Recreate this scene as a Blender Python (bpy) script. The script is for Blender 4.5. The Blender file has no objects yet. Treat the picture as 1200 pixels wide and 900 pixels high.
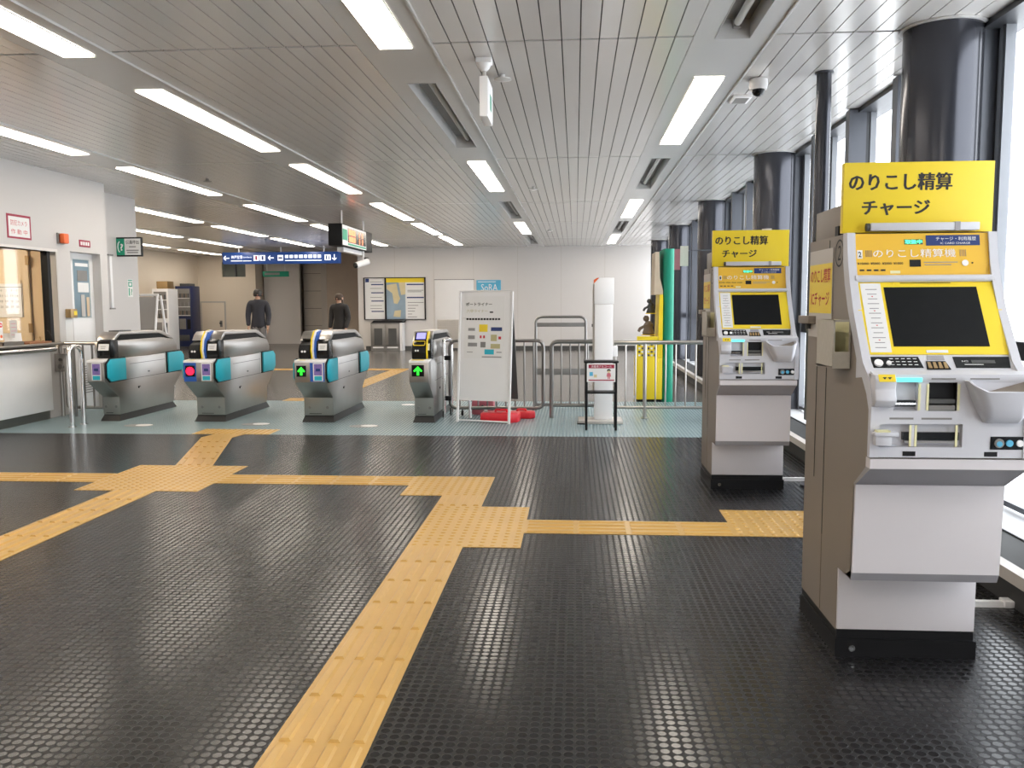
import bpy, bmesh, math, random
from mathutils import Vector, Matrix
random.seed(7)
SC = bpy.context.scene
COL = SC.collection
PI = math.pi

# ------------------------------------------------------------------ camera
FPX, PITCH, YAW, ROLL, EYE = 1014.3, 0.0932167, 0.0734561, -0.0047993, 1.30
cd = bpy.data.cameras.new('camera'); cam = bpy.data.objects.new('camera', cd); COL.objects.link(cam)
fw = Vector((-math.sin(YAW)*math.cos(PITCH), math.cos(YAW)*math.cos(PITCH), -math.sin(PITCH)))
rt = Vector((math.cos(YAW), math.sin(YAW), 0)); up = rt.cross(fw)
r2 = rt*math.cos(ROLL)+up*math.sin(ROLL); u2 = -rt*math.sin(ROLL)+up*math.cos(ROLL)
cam.matrix_world = Matrix(((r2.x, u2.x, -fw.x, 0), (r2.y, u2.y, -fw.y, 0), (r2.z, u2.z, -fw.z, EYE), (0, 0, 0, 1)))
cd.sensor_width = 36; cd.lens = FPX/1200*36; cd.clip_start = .05; cd.clip_end = 300
SC.camera = cam

# ------------------------------------------------------------------ world, exposure
W = bpy.data.worlds.new('world'); SC.world = W; W.use_nodes = True
bg = W.node_tree.nodes['Background']
bg.inputs[0].default_value = (.90, .95, 1.0, 1); bg.inputs[1].default_value = 3.4   # white overcast sky
SC.view_settings.view_transform = 'Standard'; SC.view_settings.look = 'None'
SC.view_settings.gamma = 1; SC.view_settings.use_curve_mapping = False
SC.view_settings.exposure = 0.85
LAMP = 9.0            # strength of the ceiling strip lights
LAMP_COL = (1, .90, .77)

# ------------------------------------------------------------------ materials
def mat(name, c, rough=.5, metal=0., spec=.5, emit=None, es=0., vary=.06, vscale=6., bump=0., bscale=200.):
    m = bpy.data.materials.new(name); m.use_nodes = True
    nt = m.node_tree; b = nt.nodes['Principled BSDF']
    b.inputs['Base Color'].default_value = (*c, 1); b.inputs['Roughness'].default_value = rough
    b.inputs['Metallic'].default_value = metal; b.inputs['Specular IOR Level'].default_value = spec
    if emit:
        b.inputs['Emission Color'].default_value = (*emit, 1); b.inputs['Emission Strength'].default_value = es
    if vary > 0 or bump > 0:
        tc = nt.nodes.new('ShaderNodeTexCoord')
    if vary > 0:
        n = nt.nodes.new('ShaderNodeTexNoise'); n.inputs['Scale'].default_value = vscale; n.inputs['Detail'].default_value = 4
        nt.links.new(tc.outputs['Object'], n.inputs['Vector'])
        mr = nt.nodes.new('ShaderNodeMapRange'); mr.inputs[3].default_value = 1-vary; mr.inputs[4].default_value = 1+vary
        nt.links.new(n.outputs['Fac'], mr.inputs[0])
        mx = nt.nodes.new('ShaderNodeVectorMath'); mx.operation = 'SCALE'; mx.inputs[0].default_value = c
        nt.links.new(mr.outputs[0], mx.inputs['Scale']); nt.links.new(mx.outputs[0], b.inputs['Base Color'])
    if bump > 0:
        n2 = nt.nodes.new('ShaderNodeTexNoise'); n2.inputs['Scale'].default_value = bscale
        nt.links.new(tc.outputs['Object'], n2.inputs['Vector'])
        bp = nt.nodes.new('ShaderNodeBump'); bp.inputs['Strength'].default_value = bump; bp.inputs['Distance'].default_value = .002
        nt.links.new(n2.outputs['Fac'], bp.inputs['Height']); nt.links.new(bp.outputs[0], b.inputs['Normal'])
    return m

def stud_floor(name, c, rough, pitch=.035, depth=.0016):
    """rubber flooring with a square grid of round low studs"""
    m = mat(name, c, rough, 0, .31, vary=.10, vscale=1.3)
    nt = m.node_tree; L = nt.links; b = nt.nodes['Principled BSDF']
    tc = nt.nodes.new('ShaderNodeTexCoord')
    sc = nt.nodes.new('ShaderNodeVectorMath'); sc.operation = 'SCALE'; sc.inputs['Scale'].default_value = 1/pitch
    L.new(tc.outputs['Object'], sc.inputs[0])
    fr = nt.nodes.new('ShaderNodeVectorMath'); fr.operation = 'FRACTION'; L.new(sc.outputs[0], fr.inputs[0])
    sb = nt.nodes.new('ShaderNodeVectorMath'); sb.operation = 'SUBTRACT'; sb.inputs[1].default_value = (.5, .5, 0)
    L.new(fr.outputs[0], sb.inputs[0])
    ml = nt.nodes.new('ShaderNodeVectorMath'); ml.operation = 'MULTIPLY'; ml.inputs[1].default_value = (1, 1, 0)
    L.new(sb.outputs[0], ml.inputs[0])
    ln = nt.nodes.new('ShaderNodeVectorMath'); ln.operation = 'LENGTH'; L.new(ml.outputs[0], ln.inputs[0])
    mr = nt.nodes.new('ShaderNodeMapRange'); mr.interpolation_type = 'SMOOTHSTEP'
    mr.inputs[1].default_value = .385; mr.inputs[2].default_value = .445; mr.inputs[3].default_value = 1; mr.inputs[4].default_value = 0
    L.new(ln.outputs['Value'], mr.inputs[0])
    bp = nt.nodes.new('ShaderNodeBump'); bp.inputs['Strength'].default_value = 1; bp.inputs['Distance'].default_value = depth
    L.new(mr.outputs[0], bp.inputs['Height']); L.new(bp.outputs[0], b.inputs['Normal'])
    r = nt.nodes.new('ShaderNodeMapRange'); r.inputs[3].default_value = .45; r.inputs[4].default_value = rough
    L.new(mr.outputs[0], r.inputs[0]); L.new(r.outputs[0], b.inputs['Roughness'])
    return m

def glass_mat(name, tint=(1, 1, 1), gloss=1.0):
    m = bpy.data.materials.new(name); m.use_nodes = True; nt = m.node_tree
    for n in list(nt.nodes): nt.nodes.remove(n)
    o = nt.nodes.new('ShaderNodeOutputMaterial'); mx = nt.nodes.new('ShaderNodeMixShader')
    t = nt.nodes.new('ShaderNodeBsdfTransparent'); t.inputs[0].default_value = (*tint, 1)
    g = nt.nodes.new('ShaderNodeBsdfGlossy'); g.inputs['Roughness'].default_value = .02
    ge = nt.nodes.new('ShaderNodeNewGeometry'); dt = nt.nodes.new('ShaderNodeVectorMath'); dt.operation = 'DOT_PRODUCT'
    nt.links.new(ge.outputs['Normal'], dt.inputs[0]); nt.links.new(ge.outputs['Incoming'], dt.inputs[1])
    def mth(op, a, b):
        q = nt.nodes.new('ShaderNodeMath'); q.operation = op
        for k, v in enumerate((a, b)):
            if isinstance(v, (int, float)): q.inputs[k].default_value = v
            elif v is not None: nt.links.new(v, q.inputs[k])
        return q.outputs[0]
    c = mth('ABSOLUTE', dt.outputs['Value'], None)
    f = mth('ADD', mth('MULTIPLY', mth('POWER', mth('SUBTRACT', 1.0, c), 5.0), .96*gloss), .04*gloss)   # Schlick
    nt.links.new(f, mx.inputs[0]); nt.links.new(t.outputs[0], mx.inputs[1]); nt.links.new(g.outputs[0], mx.inputs[2])
    nt.links.new(mx.outputs[0], o.inputs[0]); return m

def seam_wall(name, c, rough, width, height):
    """painted wall panels with fine dark joints"""
    m = mat(name, c, rough, vary=.03, vscale=.8)
    return m

M = {}
M['black_rubber'] = stud_floor('black_rubber', (.0078, .0075, .0083), .20)
M['blue_rubber'] = stud_floor('blue_rubber', (.22, .30, .32), .26)
M['hall_floor'] = mat('hall_floor', (.11, .10, .09), .22, vary=.12, vscale=.7)
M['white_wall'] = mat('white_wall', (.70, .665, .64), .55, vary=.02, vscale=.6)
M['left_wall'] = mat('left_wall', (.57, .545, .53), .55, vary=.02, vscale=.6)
M['beige_wall'] = mat('beige_wall', (.80, .70, .575), .6, vary=.02, vscale=.6)
M['ceiling_panel'] = mat('ceiling_panel', (.68, .66, .635), .21, .25, .6, vary=.04, vscale=.5)
M['ceiling_strip'] = mat('ceiling_strip', (.60, .59, .575), .28, .15, .6, vary=.03, vscale=.5)
M['dark_gap'] = mat('dark_gap', (.03, .03, .03), .8)
M['frame_light'] = mat('frame_light', (.22, .23, .25), .35, .3)
M['frame_grey'] = mat('frame_grey', (.085, .09, .105), .32, .4, .5, vary=.04)
M['frame_dark'] = mat('frame_dark', (.035, .037, .042), .4, .1)
M['column_grey'] = mat('column_grey', (.055, .057, .068), .20, .6, .5, vary=.04)
M['plinth'] = mat('plinth', (.045, .045, .045), .6, spec=.25)
M['sill_white'] = mat('sill_white', (.72, .73, .75), .3)
M['holder'] = mat('holder', (.46, .43, .37), .5, vary=.1, vscale=60)
M['cream'] = mat('cream', (.52, .485, .45), .45)
M['glass'] = glass_mat('glass')
M['glass_tint'] = glass_mat('glass_tint', (.80, .85, .85))
M['lamp'] = mat('lamp', (.9, .9, .9), .5, emit=LAMP_COL, es=LAMP, vary=0)
M['office_lamp'] = mat('office_lamp', (.9, .9, .9), .5, emit=(1, .84, .62), es=17., vary=0)
M['tube_off'] = mat('tube_off', (.62, .62, .6), .35)
M['tactile'] = mat('tactile', (.54, .32, .085), .33, vary=.12, vscale=5)
M['steel'] = mat('steel', (.45, .425, .40), .30, 1.0, .5, vary=.08, vscale=3)
M['steel_dark'] = mat('steel_dark', (.30, .29, .28), .35, 1.0, .5, vary=.08)
M['chrome'] = mat('chrome', (.75, .74, .73), .12, 1.0, vary=0)
M['black'] = mat('black', (.009, .009, .010), .5, spec=.22)
M['black_matte'] = mat('black_matte', (.010, .010, .011), .85)
M['black_gloss'] = mat('black_gloss', (.007, .008, .009), .22, spec=.3)
M['rubber_base'] = mat('rubber_base', (.022, .021, .020), .6)
M['teal'] = mat('teal', (.015, .42, .54), .45)
M['white'] = mat('white', (.80, .79, .79), .45, vary=.02)
M['paper'] = mat('paper', (.78, .77, .76), .7, vary=.02)
M['kiosk_front'] = mat('kiosk_front', (.66, .625, .64), .42, vary=.02)
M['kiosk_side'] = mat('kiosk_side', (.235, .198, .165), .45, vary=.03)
M['kiosk_trim'] = mat('kiosk_trim', (.60, .60, .64), .35, vary=.02)
M['kiosk_grey'] = mat('kiosk_grey', (.33, .32, .34), .45)
M['yellow'] = mat('yellow', (.86, .64, .02), .4, vary=.03)
M['yellow_orange'] = mat('yellow_orange', (.80, .47, .03), .4, vary=.03)
M['yellow_pale'] = mat('yellow_pale', (.80, .76, .45), .5)
M['navy'] = mat('navy', (.012, .035, .16), .35)
M['blue'] = mat('blue', (.02, .10, .42), .4)
M['blue_sky'] = mat('blue_sky', (.10, .45, .68), .5)
M['blue_lit'] = mat('blue_lit', (.008, .03, .13), .4, emit=(.01, .06, .24), es=.30, vary=.3, vscale=2.5)
M['white_lit'] = mat('white_lit', (.8, .8, .85), .4, emit=(.8, .85, 1), es=.75, vary=0)
M['red'] = mat('red', (.72, .02, .035), .35)
M['red_dark'] = mat('red_dark', (.33, .015, .05), .5)
M['pink'] = mat('pink', (.60, .16, .20), .5)
M['dusty_pink'] = mat('dusty_pink', (.30, .10, .115), .6)
M['orange'] = mat('orange', (.80, .14, .03), .4)
M['red_led'] = mat('red_led', (.8, .0, .02), .4, emit=(1, .01, .04), es=1.6, vary=0)
M['green_led'] = mat('green_led', (.02, .6, .02), .4, emit=(.02, .85, .03), es=1.1, vary=0)
M['mint_led'] = mat('mint_led', (.1, .8, .4), .4, emit=(.05, 1, .35), es=1.3, vary=0)
M['cyan_led'] = mat('cyan_led', (.1, .8, .75), .4, emit=(.10, .95, .85), es=.85, vary=0)
M['orange_led'] = mat('orange_led', (.8, .2, .08), .4, emit=(1, .17, .05), es=1.0, vary=0)
M['lcd'] = mat('lcd', (.2, .2, .6), .3, emit=(.30, .28, 1.0), es=.8, vary=0)
M['screen'] = mat('screen', (.008, .0085, .009), .45, spec=.12, vary=.2, vscale=30)
M['green'] = mat('green', (.0, .30, .17), .45)
M['green_bright'] = mat('green_bright', (.0, .27, .165), .5)
M['text_black'] = mat('text_black', (.015, .014, .013), .6, vary=0)
M['text_white'] = mat('text_white', (.82, .82, .82), .6, vary=0)
M['text_red'] = mat('text_red', (.55, .03, .05), .6, vary=0)
M['text_green'] = mat('text_green', (.01, .28, .13), .6, vary=0)
M['text_grey'] = mat('text_grey', (.28, .27, .27), .6, vary=0)
M['text_olive'] = mat('text_olive', (.48, .43, .22), .6, vary=0)
M['office_wall'] = mat('office_wall', (.66, .50, .33), .6, vary=.03)
M['office_door'] = mat('office_door', (.70, .55, .36), .5, vary=.03)
M['brass'] = mat('brass', (.40, .27, .13), .4, .6)
M['wood'] = mat('wood', (.28, .12, .055), .5, vary=.2, vscale=12)
M['plywood'] = mat('plywood', (.60, .49, .36), .55, vary=.1, vscale=5)
M['brown'] = mat('brown', (.20, .155, .12), .6, vary=.15)
M['vending_blue'] = mat('vending_blue', (.012, .022, .085), .35)
M['whiteboard'] = mat('whiteboard', (.36, .345, .33), .45)
M['panel_grey'] = mat('panel_grey', (.56, .515, .465), .4, .2, vary=.05)
M['brown_column'] = mat('brown_column', (.42, .345, .275), .6)
M['dark_grey'] = mat('dark_grey', (.07, .07, .068), .5)
M['mid_grey'] = mat('mid_grey', (.22, .21, .20), .5, vary=.2)
M['map_blue'] = mat('map_blue', (.28, .37, .45), .6, vary=.25, vscale=3)
M['map_sand'] = mat('map_sand', (.66, .56, .33), .6, vary=.12, vscale=5)
M['skin'] = mat('skin', (.55, .34, .24), .5)
M['hair'] = mat('hair', (.018, .013, .011), .5)
M['hair_brown'] = mat('hair_brown', (.055, .03, .017), .5)
M['jacket_dark'] = mat('jacket_dark', (.035, .035, .045), .8)
M['jacket_black'] = mat('jacket_black', (.022, .02, .02), .8)
M['trousers_grey'] = mat('trousers_grey', (.22, .21, .21), .8)
M['trousers_dark'] = mat('trousers_dark', (.05, .05, .06), .8)
M['violet'] = mat('violet', (.22, .15, .42), .5, vary=.5, vscale=60)

# ------------------------------------------------------------------ mesh helpers
_txt = {}
def text_mesh(body, bold=0.):
    k = (body, bold)
    if k not in _txt:
        c = bpy.data.curves.new('tmp_text', 'FONT'); c.body = body; c.resolution_u = 2; c.offset = bold; c.fill_mode = 'FRONT'
        o = bpy.data.objects.new('tmp_text', c); COL.objects.link(o)
        bpy.context.view_layer.update()
        me = bpy.data.meshes.new_from_object(o.evaluated_get(bpy.context.evaluated_depsgraph_get()))
        vs = [(v.co.x, v.co.y) for v in me.vertices]; fs = [tuple(p.vertices) for p in me.polygons]
        bpy.data.objects.remove(o); bpy.data.curves.remove(c); bpy.data.meshes.remove(me)
        x0 = min(v[0] for v in vs); x1 = max(v[0] for v in vs); y0 = min(v[1] for v in vs); y1 = max(v[1] for v in vs)
        _txt[k] = ([((x-x0)/(x1-x0)-.5, (y-y0)/max(1e-6, y1-y0)-.5) for x, y in vs], fs, (x1-x0)/max(1e-6, y1-y0))
    return _txt[k]

class MB:
    def __init__(s): s.v = []; s.f = []; s.m = []; s.sm = []; s.mats = []
    def mi(s, m):
        if m not in s.mats: s.mats.append(m)
        return s.mats.index(m)
    def add(s, vs, fs, m, smooth=False):
        o = len(s.v); s.v += [tuple(v) for v in vs]; i = s.mi(m)
        for f in fs: s.f.append(tuple(o+k for k in f)); s.m.append(i); s.sm.append(smooth)
        return s
    def box(s, x0, x1, y0, y1, z0, z1, m, bev=0.):
        x0, x1 = min(x0, x1), max(x0, x1); y0, y1 = min(y0, y1), max(y0, y1); z0, z1 = min(z0, z1), max(z0, z1)
        if bev > 0:
            bm = bmesh.new(); bmesh.ops.create_cube(bm, size=1)
            for v in bm.verts: v.co = Vector(((x0+x1)/2+v.co.x*(x1-x0), (y0+y1)/2+v.co.y*(y1-y0), (z0+z1)/2+v.co.z*(z1-z0)))
            bmesh.ops.bevel(bm, geom=bm.edges[:], offset=bev, segments=2, profile=.5, affect='EDGES')
            s.from_bm(bm, m, True); return s
        v = [(x, y, z) for z in (z0, z1) for y in (y0, y1) for x in (x0, x1)]
        f = [(0, 2, 3, 1), (4, 5, 7, 6), (0, 1, 5, 4), (2, 6, 7, 3), (0, 4, 6, 2), (1, 3, 7, 5)]
        return s.add(v, f, m)
    def from_bm(s, bm, m, smooth=False):
        bm.verts.index_update()
        s.add([v.co[:] for v in bm.verts], [[v.index for v in f.verts] for f in bm.faces], m, smooth); bm.free()
    def hexa(s, bot, top, m):
        v = list(bot)+list(top)
        return s.add(v, [(3, 2, 1, 0), (4, 5, 6, 7), (0, 1, 5, 4), (1, 2, 6, 5), (2, 3, 7, 6), (3, 0, 4, 7)], m)
    def prism(s, pts, a0, a1, m, axis='x', m_cap=None, bev=0.):
        """polygon in the two other axes, pulled along axis"""
        def P(p, a):
            return (a, p[0], p[1]) if axis == 'x' else (p[0], a, p[1]) if axis == 'y' else (p[0], p[1], a)
        n = len(pts)
        if bev > 0:
            bm = bmesh.new(); vs = [bm.verts.new(P(p, a0)) for p in pts]+[bm.verts.new(P(p, a1)) for p in pts]
            bm.faces.new(vs[:n][::-1]); bm.faces.new(vs[n:])
            for i in range(n): j = (i+1) % n; bm.faces.new((vs[i], vs[j], vs[n+j], vs[n+i]))
            bmesh.ops.recalc_face_normals(bm, faces=bm.faces[:])
            bmesh.ops.bevel(bm, geom=bm.edges[:], offset=bev, segments=2, profile=.5, affect='EDGES')
            s.from_bm(bm, m, True); return s
        v = [P(p, a0) for p in pts]+[P(p, a1) for p in pts]
        s.add(v, [(i, (i+1) % n, n+(i+1) % n, n+i) for i in range(n)], m)
        s.add(v, [tuple(range(n))[::-1], tuple(range(n, 2*n))], m_cap or m)
        return s
    def tube(s, pts, r, m, seg=10, closed=False, cap=True):
        pts = [Vector(p) for p in pts]; n = len(pts); rings = []; prev = None
        for i, p in enumerate(pts):
            a = pts[i-1] if (i or closed) else None; b = pts[(i+1) % n] if (i < n-1 or closed) else None
            d = ((p-a).normalized() if a is not None else Vector())+((b-p).normalized() if b is not None else Vector())
            if d.length < 1e-6: d = p-a
            d.normalize()
            if prev is None:
                u = d.cross(Vector((0, 0, 1)))
                if u.length < 1e-3: u = d.cross(Vector((0, 1, 0)))
            else: u = prev-d*prev.dot(d)
            u.normalize(); w = d.cross(u); prev = u
            k = 1.
            if a is not None and b is not None:
                c = max(.5, d.dot((p-a).normalized())); k = 1/c
            rings.append([p+(u*math.cos(2*PI*j/seg)+w*math.sin(2*PI*j/seg))*r*(1 if k < 1.05 else min(k, 1.2)) for j in range(seg)])
        v = [q for R in rings for q in R]; f = []
        for i in range(n if closed else n-1):
            for j in range(seg):
                a, b = i*seg+j, i*seg+(j+1) % seg; c, e = ((i+1) % n)*seg+(j+1) % seg, ((i+1) % n)*seg+j
                f.append((a, b, c, e))
        s.add(v, f, m, True)
        if cap and not closed: s.add(v, [tuple(range(seg))[::-1], tuple(range((n-1)*seg, n*seg))], m)
        return s
    def cyl(s, p0, p1, r, m, seg=20, r1=None):
        p0, p1 = Vector(p0), Vector(p1); d = (p1-p0).normalized(); u = d.cross(Vector((0, 0, 1)))
        if u.length < 1e-3: u = d.cross(Vector((0, 1, 0)))
        u.normalize(); w = d.cross(u); r1 = r if r1 is None else r1
        v = [p0+(u*math.cos(2*PI*j/seg)+w*math.sin(2*PI*j/seg))*r for j in range(seg)]+[p1+(u*math.cos(2*PI*j/seg)+w*math.sin(2*PI*j/seg))*r1 for j in range(seg)]
        s.add(v, [(j, (j+1) % seg, seg+(j+1) % seg, seg+j) for j in range(seg)], m, True)
        s.add(v, [tuple(range(seg))[::-1], tuple(range(seg, 2*seg))], m); return s
    def lathe(s, c, prof, m, seg=20):
        """prof = [(r, z)...] about a vertical axis through c"""
        v = []
        for r, z in prof: v += [(c[0]+r*math.cos(2*PI*j/seg), c[1]+r*math.sin(2*PI*j/seg), c[2]+z) for j in range(seg)]
        f = [(i*seg+j, i*seg+(j+1) % seg, (i+1)*seg+(j+1) % seg, (i+1)*seg+j) for i in range(len(prof)-1) for j in range(seg)]
        s.add(v, f, m, True); s.add(v, [tuple(range(seg))[::-1], tuple(range((len(prof)-1)*seg, len(prof)*seg))], m); return s
    def quad(s, a, b, c, d, m): return s.add([a, b, c, d], [(0, 1, 2, 3)], m)
    def text(s, body, c, right, upv, w, h, m, bold=.02, keep=False):
        vs, fs, asp = text_mesh(body, bold); c = Vector(c); right = Vector(right).normalized(); upv = Vector(upv).normalized()
        if keep: w = min(w, h*asp)
        return s.add([c+right*x*w+upv*y*h for x, y in vs], fs, m)
    def plate(s, c, right, upv, w, h, t, m):
        """thin board: c is the middle of its face, it is t thick behind the face"""
        c = Vector(c); r = Vector(right).normalized()*w/2; u = Vector(upv).normalized()*h/2; n = r.cross(u).normalized()
        f = [c-r-u, c+r-u, c+r+u, c-r+u]; b = [p-n*t for p in f]
        return s.hexa(b, f, m)
    def build(s, name, parent=None, loc=None):
        me = bpy.data.meshes.new(name); me.from_pydata([tuple(v) for v in s.v], [], s.f); me.update()
        for k in s.mats: me.materials.append(M[k])
        me.polygons.foreach_set('material_index', s.m); me.polygons.foreach_set('use_smooth', s.sm)
        bm = bmesh.new(); bm.from_mesh(me)
        if not any(len(v.link_faces) == 0 for v in bm.verts): pass
        bm.to_mesh(me); bm.free()
        try: me.set_sharp_from_angle(angle=math.radians(40))
        except Exception: pass
        o = bpy.data.objects.new(name, me); COL.objects.link(o)
        if parent: o.parent = parent
        if loc: o.location = loc
        return o

def arc(path, r, n=5, closed=False):
    """rounds the corners of a polyline"""
    P = [Vector(p) for p in path]; out = []
    N = len(P)
    for i, p in enumerate(P):
        if not closed and i in (0, N-1): out.append(p); continue
        a = (P[i-1]-p).normalized(); b = (P[(i+1) % N]-p).normalized()
        for k in range(n+1):
            t = k/n; out.append((p+a*r)*(1-t)**2+p*2*t*(1-t)+(p+b*r)*t*t)
    return out

def tag(o, label, cat, group=None):
    o['label'] = label; o['category'] = cat
    if group: o['group'] = group
    return o
def thing(name, label, cat, loc=(0, 0, 0), group=None, rz=0.):
    o = bpy.data.objects.new(name, None); COL.objects.link(o); o.location = loc; o.rotation_euler = (0, 0, rz); o.empty_display_size = .1
    return tag(o, label, cat, group)
def struct(mb, name):
    o = mb.build(name); o['kind'] = 'structure'; return o
def stuff(o): o['kind'] = 'stuff'; return o
def dup(root, loc=None, label=None, skip=()):
    r = root.copy(); COL.objects.link(r)
    if loc is not None: r.location = loc
    if label: r['label'] = label
    def rec(a, b):
        for ch in list(a.children):
            if ch.name.split('.')[0] in skip: continue
            c = ch.copy(); COL.objects.link(c); c.parent = b; rec(ch, c)
    rec(root, r); return r
X, Y, Z = Vector((1, 0, 0)), Vector((0, 1, 0)), Vector((0, 0, 1))
CH = 2.85     # ceiling height

# ================================================================== SETTING
# floors
b = MB(); b.box(-13.2, 2.75, -7, 8.38, -.12, 0, 'black_rubber'); struct(b, 'floor')
b = MB(); b.box(-13.2, 2.75, 8.38, 11.4, -.12, 0, 'blue_rubber'); struct(b, 'floor')
b = MB(); b.box(-13.2, 2.75, 11.4, 31, -.12, 0, 'hall_floor'); struct(b, 'floor')

# ceiling: planks along the hall in bays between smooth light strips
STRIPS = [-11.1, -9.1, -7.1, -5.1, -3.09, -1.09, .92]
SLOTS = [(-5.5, -3.0), (-1.3, 1.22), (2.15, 5.36) , (6.23, 8.76), (9.63, 12.15), (13.42, 16.1), (16.85, 19.55), (20.2, 23.1), (23.9, 26.5)]
SLOTS[2] = (2.83, 5.36)
JOINTS = [-7, -3.1, 1.1, 5.3, 9.48, 13.6, 17.0, 20.9, 24.8, 31]
DARK = {(-1.09, 3), (-1.09, 5), (-1.09, 7), (.92, 2), (.92, 4), (.92, 6)}     # unlit open recesses
b = MB(); b.box(-13.2, 2.75, -7, 31, CH+.14, CH+.2, 'dark_gap'); struct(b, 'ceiling')
bays = []; prev = -13.2
for sx in STRIPS: bays.append((prev, sx-.106)); prev = sx+.106
bays.append((prev, 2.28))
for bi, (bx0, bx1) in enumerate(bays):
    b = MB()
    x0, x1 = bx0+(.124 if bi else 0), bx1-(.124 if bi < len(STRIPS) else 0)
    if bi: b.box(bx0, x0, -7, 31, CH, CH+.03, 'ceiling_strip'); b.box(x0-.014, x0, -7, 31, CH-.012, CH, 'ceiling_strip')   # smooth margin with raised bead
    if bi < len(STRIPS): b.box(x1, bx1, -7, 31, CH, CH+.03, 'ceiling_strip')
    b.box(x0, x1, -7, 31, CH+.009, CH+.014, 'dark_gap')
    n = max(1, round((x1-x0)/.112)); p = (x1-x0)/n
    for i in range(n):
        for j in range(len(JOINTS)-1):
            b.box(x0+i*p+.0035, x0+(i+1)*p-.0035, JOINTS[j]+.014, JOINTS[j+1]-.014, CH, CH+.009, 'ceiling_panel')
    struct(b, 'ceiling')
for sx in STRIPS:
    ys = -7
    for si, (a, c) in enumerate(SLOTS):
        if (sx, si) in DARK:
            b = MB(); b.box(sx-.106, sx+.106, ys, a-.006, CH, CH+.03, 'ceiling_strip'); struct(b, 'ceiling'); ys = c+.006
    b = MB(); b.box(sx-.106, sx+.106, ys, 31, CH, CH+.03, 'ceiling_strip'); struct(b, 'ceiling')

# walls -------------------------------------------------------------
WX = -6.05
b = MB()
T = .14
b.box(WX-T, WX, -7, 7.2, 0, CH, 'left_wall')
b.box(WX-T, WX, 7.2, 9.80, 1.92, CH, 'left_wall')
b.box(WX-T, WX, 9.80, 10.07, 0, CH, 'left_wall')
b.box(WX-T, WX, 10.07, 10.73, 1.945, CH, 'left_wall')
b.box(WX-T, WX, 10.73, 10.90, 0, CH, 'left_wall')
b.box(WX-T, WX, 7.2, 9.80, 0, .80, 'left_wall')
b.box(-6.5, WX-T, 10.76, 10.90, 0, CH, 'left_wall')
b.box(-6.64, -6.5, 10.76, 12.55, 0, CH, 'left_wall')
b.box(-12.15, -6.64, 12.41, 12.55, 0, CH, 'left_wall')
b.box(-12.29, -12.15, 12.41, 27.4, 0, CH, 'beige_wall')
struct(b, 'wall_left')
# shallow joints of the left wall cladding
for yy in (9.72, 9.95):
    pass
b = MB()
b.box(-6.1, 2.6, 24.1, 24.25, 0, CH, 'white_wall')
b.box(-6.1, -5.95, 24.25, 30.5, 0, CH, 'white_wall')
for xx in (-5.05, -3.95, -2.83, -1.6, -.4, .8):
    b.box(xx-.004, xx+.004, 24.096, 24.1, .12, CH, 'panel_grey')
b.box(-5.95, 2.6, 24.096, 24.1, .12, .125, 'panel_grey')
struct(b, 'wall_back')
b = MB(); b.box(-5.9, 1.8, 24.07, 24.098, 0, .11, 'dark_grey'); struct(b, 'baseboard_back')
b = MB()
b.box(-12.29, -11.34, 27.3, 27.45, 0, CH, 'beige_wall'); b.box(-10.57, -10.25, 27.3, 27.45, 0, CH, 'beige_wall')
b.box(-11.34, -10.57, 27.3, 27.45, 0, 2.18, 'beige_wall'); b.box(-11.34, -10.57, 27.3, 27.45, 2.66, CH, 'beige_wall')
b.box(-10.40, -10.25, 27.45, 30.5, 0, CH, 'beige_wall')
b.box(-10.3, -6.0, 30.3, 30.5, 0, CH, 'beige_wall')
struct(b, 'wall_rear_hall')
b = MB()
b.box(-11.34, -10.57, 27.33, 27.36, 2.18, 2.66, 'glass_tint'); b.box(-11.34, -10.57, 27.44, 27.5, 2.18, 2.66, 'mid_grey')
b.box(-10.92, -10.89, 27.31, 27.38, 2.18, 2.66, 'frame_grey')
struct(b, 'window_9')
# header beam and soffit of the opening
b = MB(); b.box(-10.25, -7.75, 27.1, 27.4, 2.78, CH, 'brown'); b.box(-10.25, -7.75, 27.14, 27.4, 2.62, 2.78, 'white_wall'); struct(b, 'trim_1')
# panelled walls in the opening
b = MB()
b.box(-10.2, -9.0, 27.9, 28.05, 0, 2.62, 'white_wall')
for k in range(5):
    z = .0+k*.575
    b.box(-9.0, -6.2, 28.30, 28.5, z+.012, min(z+.575, 2.7), 'panel_grey')
b.box(-9.0, -6.2, 28.34, 28.5, 0, 2.7, 'dark_gap')
struct(b, 'wall_rear_panels')
b = MB(); b.box(-8.02, -7.82, 27.0, 27.2, 0, CH, 'cream'); struct(b, 'trim_2')
b = MB(); b.box(-7.55, -6.45, 26.0, 27.0, 0, CH, 'brown_column'); struct(b, 'column')
b = MB(); b.box(-13.2, 2.6, -7.1, -7, 0, CH, 'white_wall'); struct(b, 'wall_behind')

# door in the rear left wall
d = MB(); d.box(-12.05, -11.3, 27.28, 27.31, 0, 1.36, 'beige_wall', .004)
d.box(-12.09, -12.05, 27.27, 27.31, 0, 1.40, 'cream'); d.box(-11.3, -11.26, 27.27, 27.31, 0, 1.40, 'cream'); d.box(-12.05, -11.3, 27.27, 27.31, 1.36, 1.40, 'cream')
o = struct(d, 'door_2')
k = MB(); k.cyl((-11.42, 27.28, .70), (-11.42, 27.2, .70), .035, 'dark_grey', 12); k.box(-11.46, -11.38, 27.265, 27.28, .58, .78, 'mid_grey'); k.build('door_handle', o)

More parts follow.
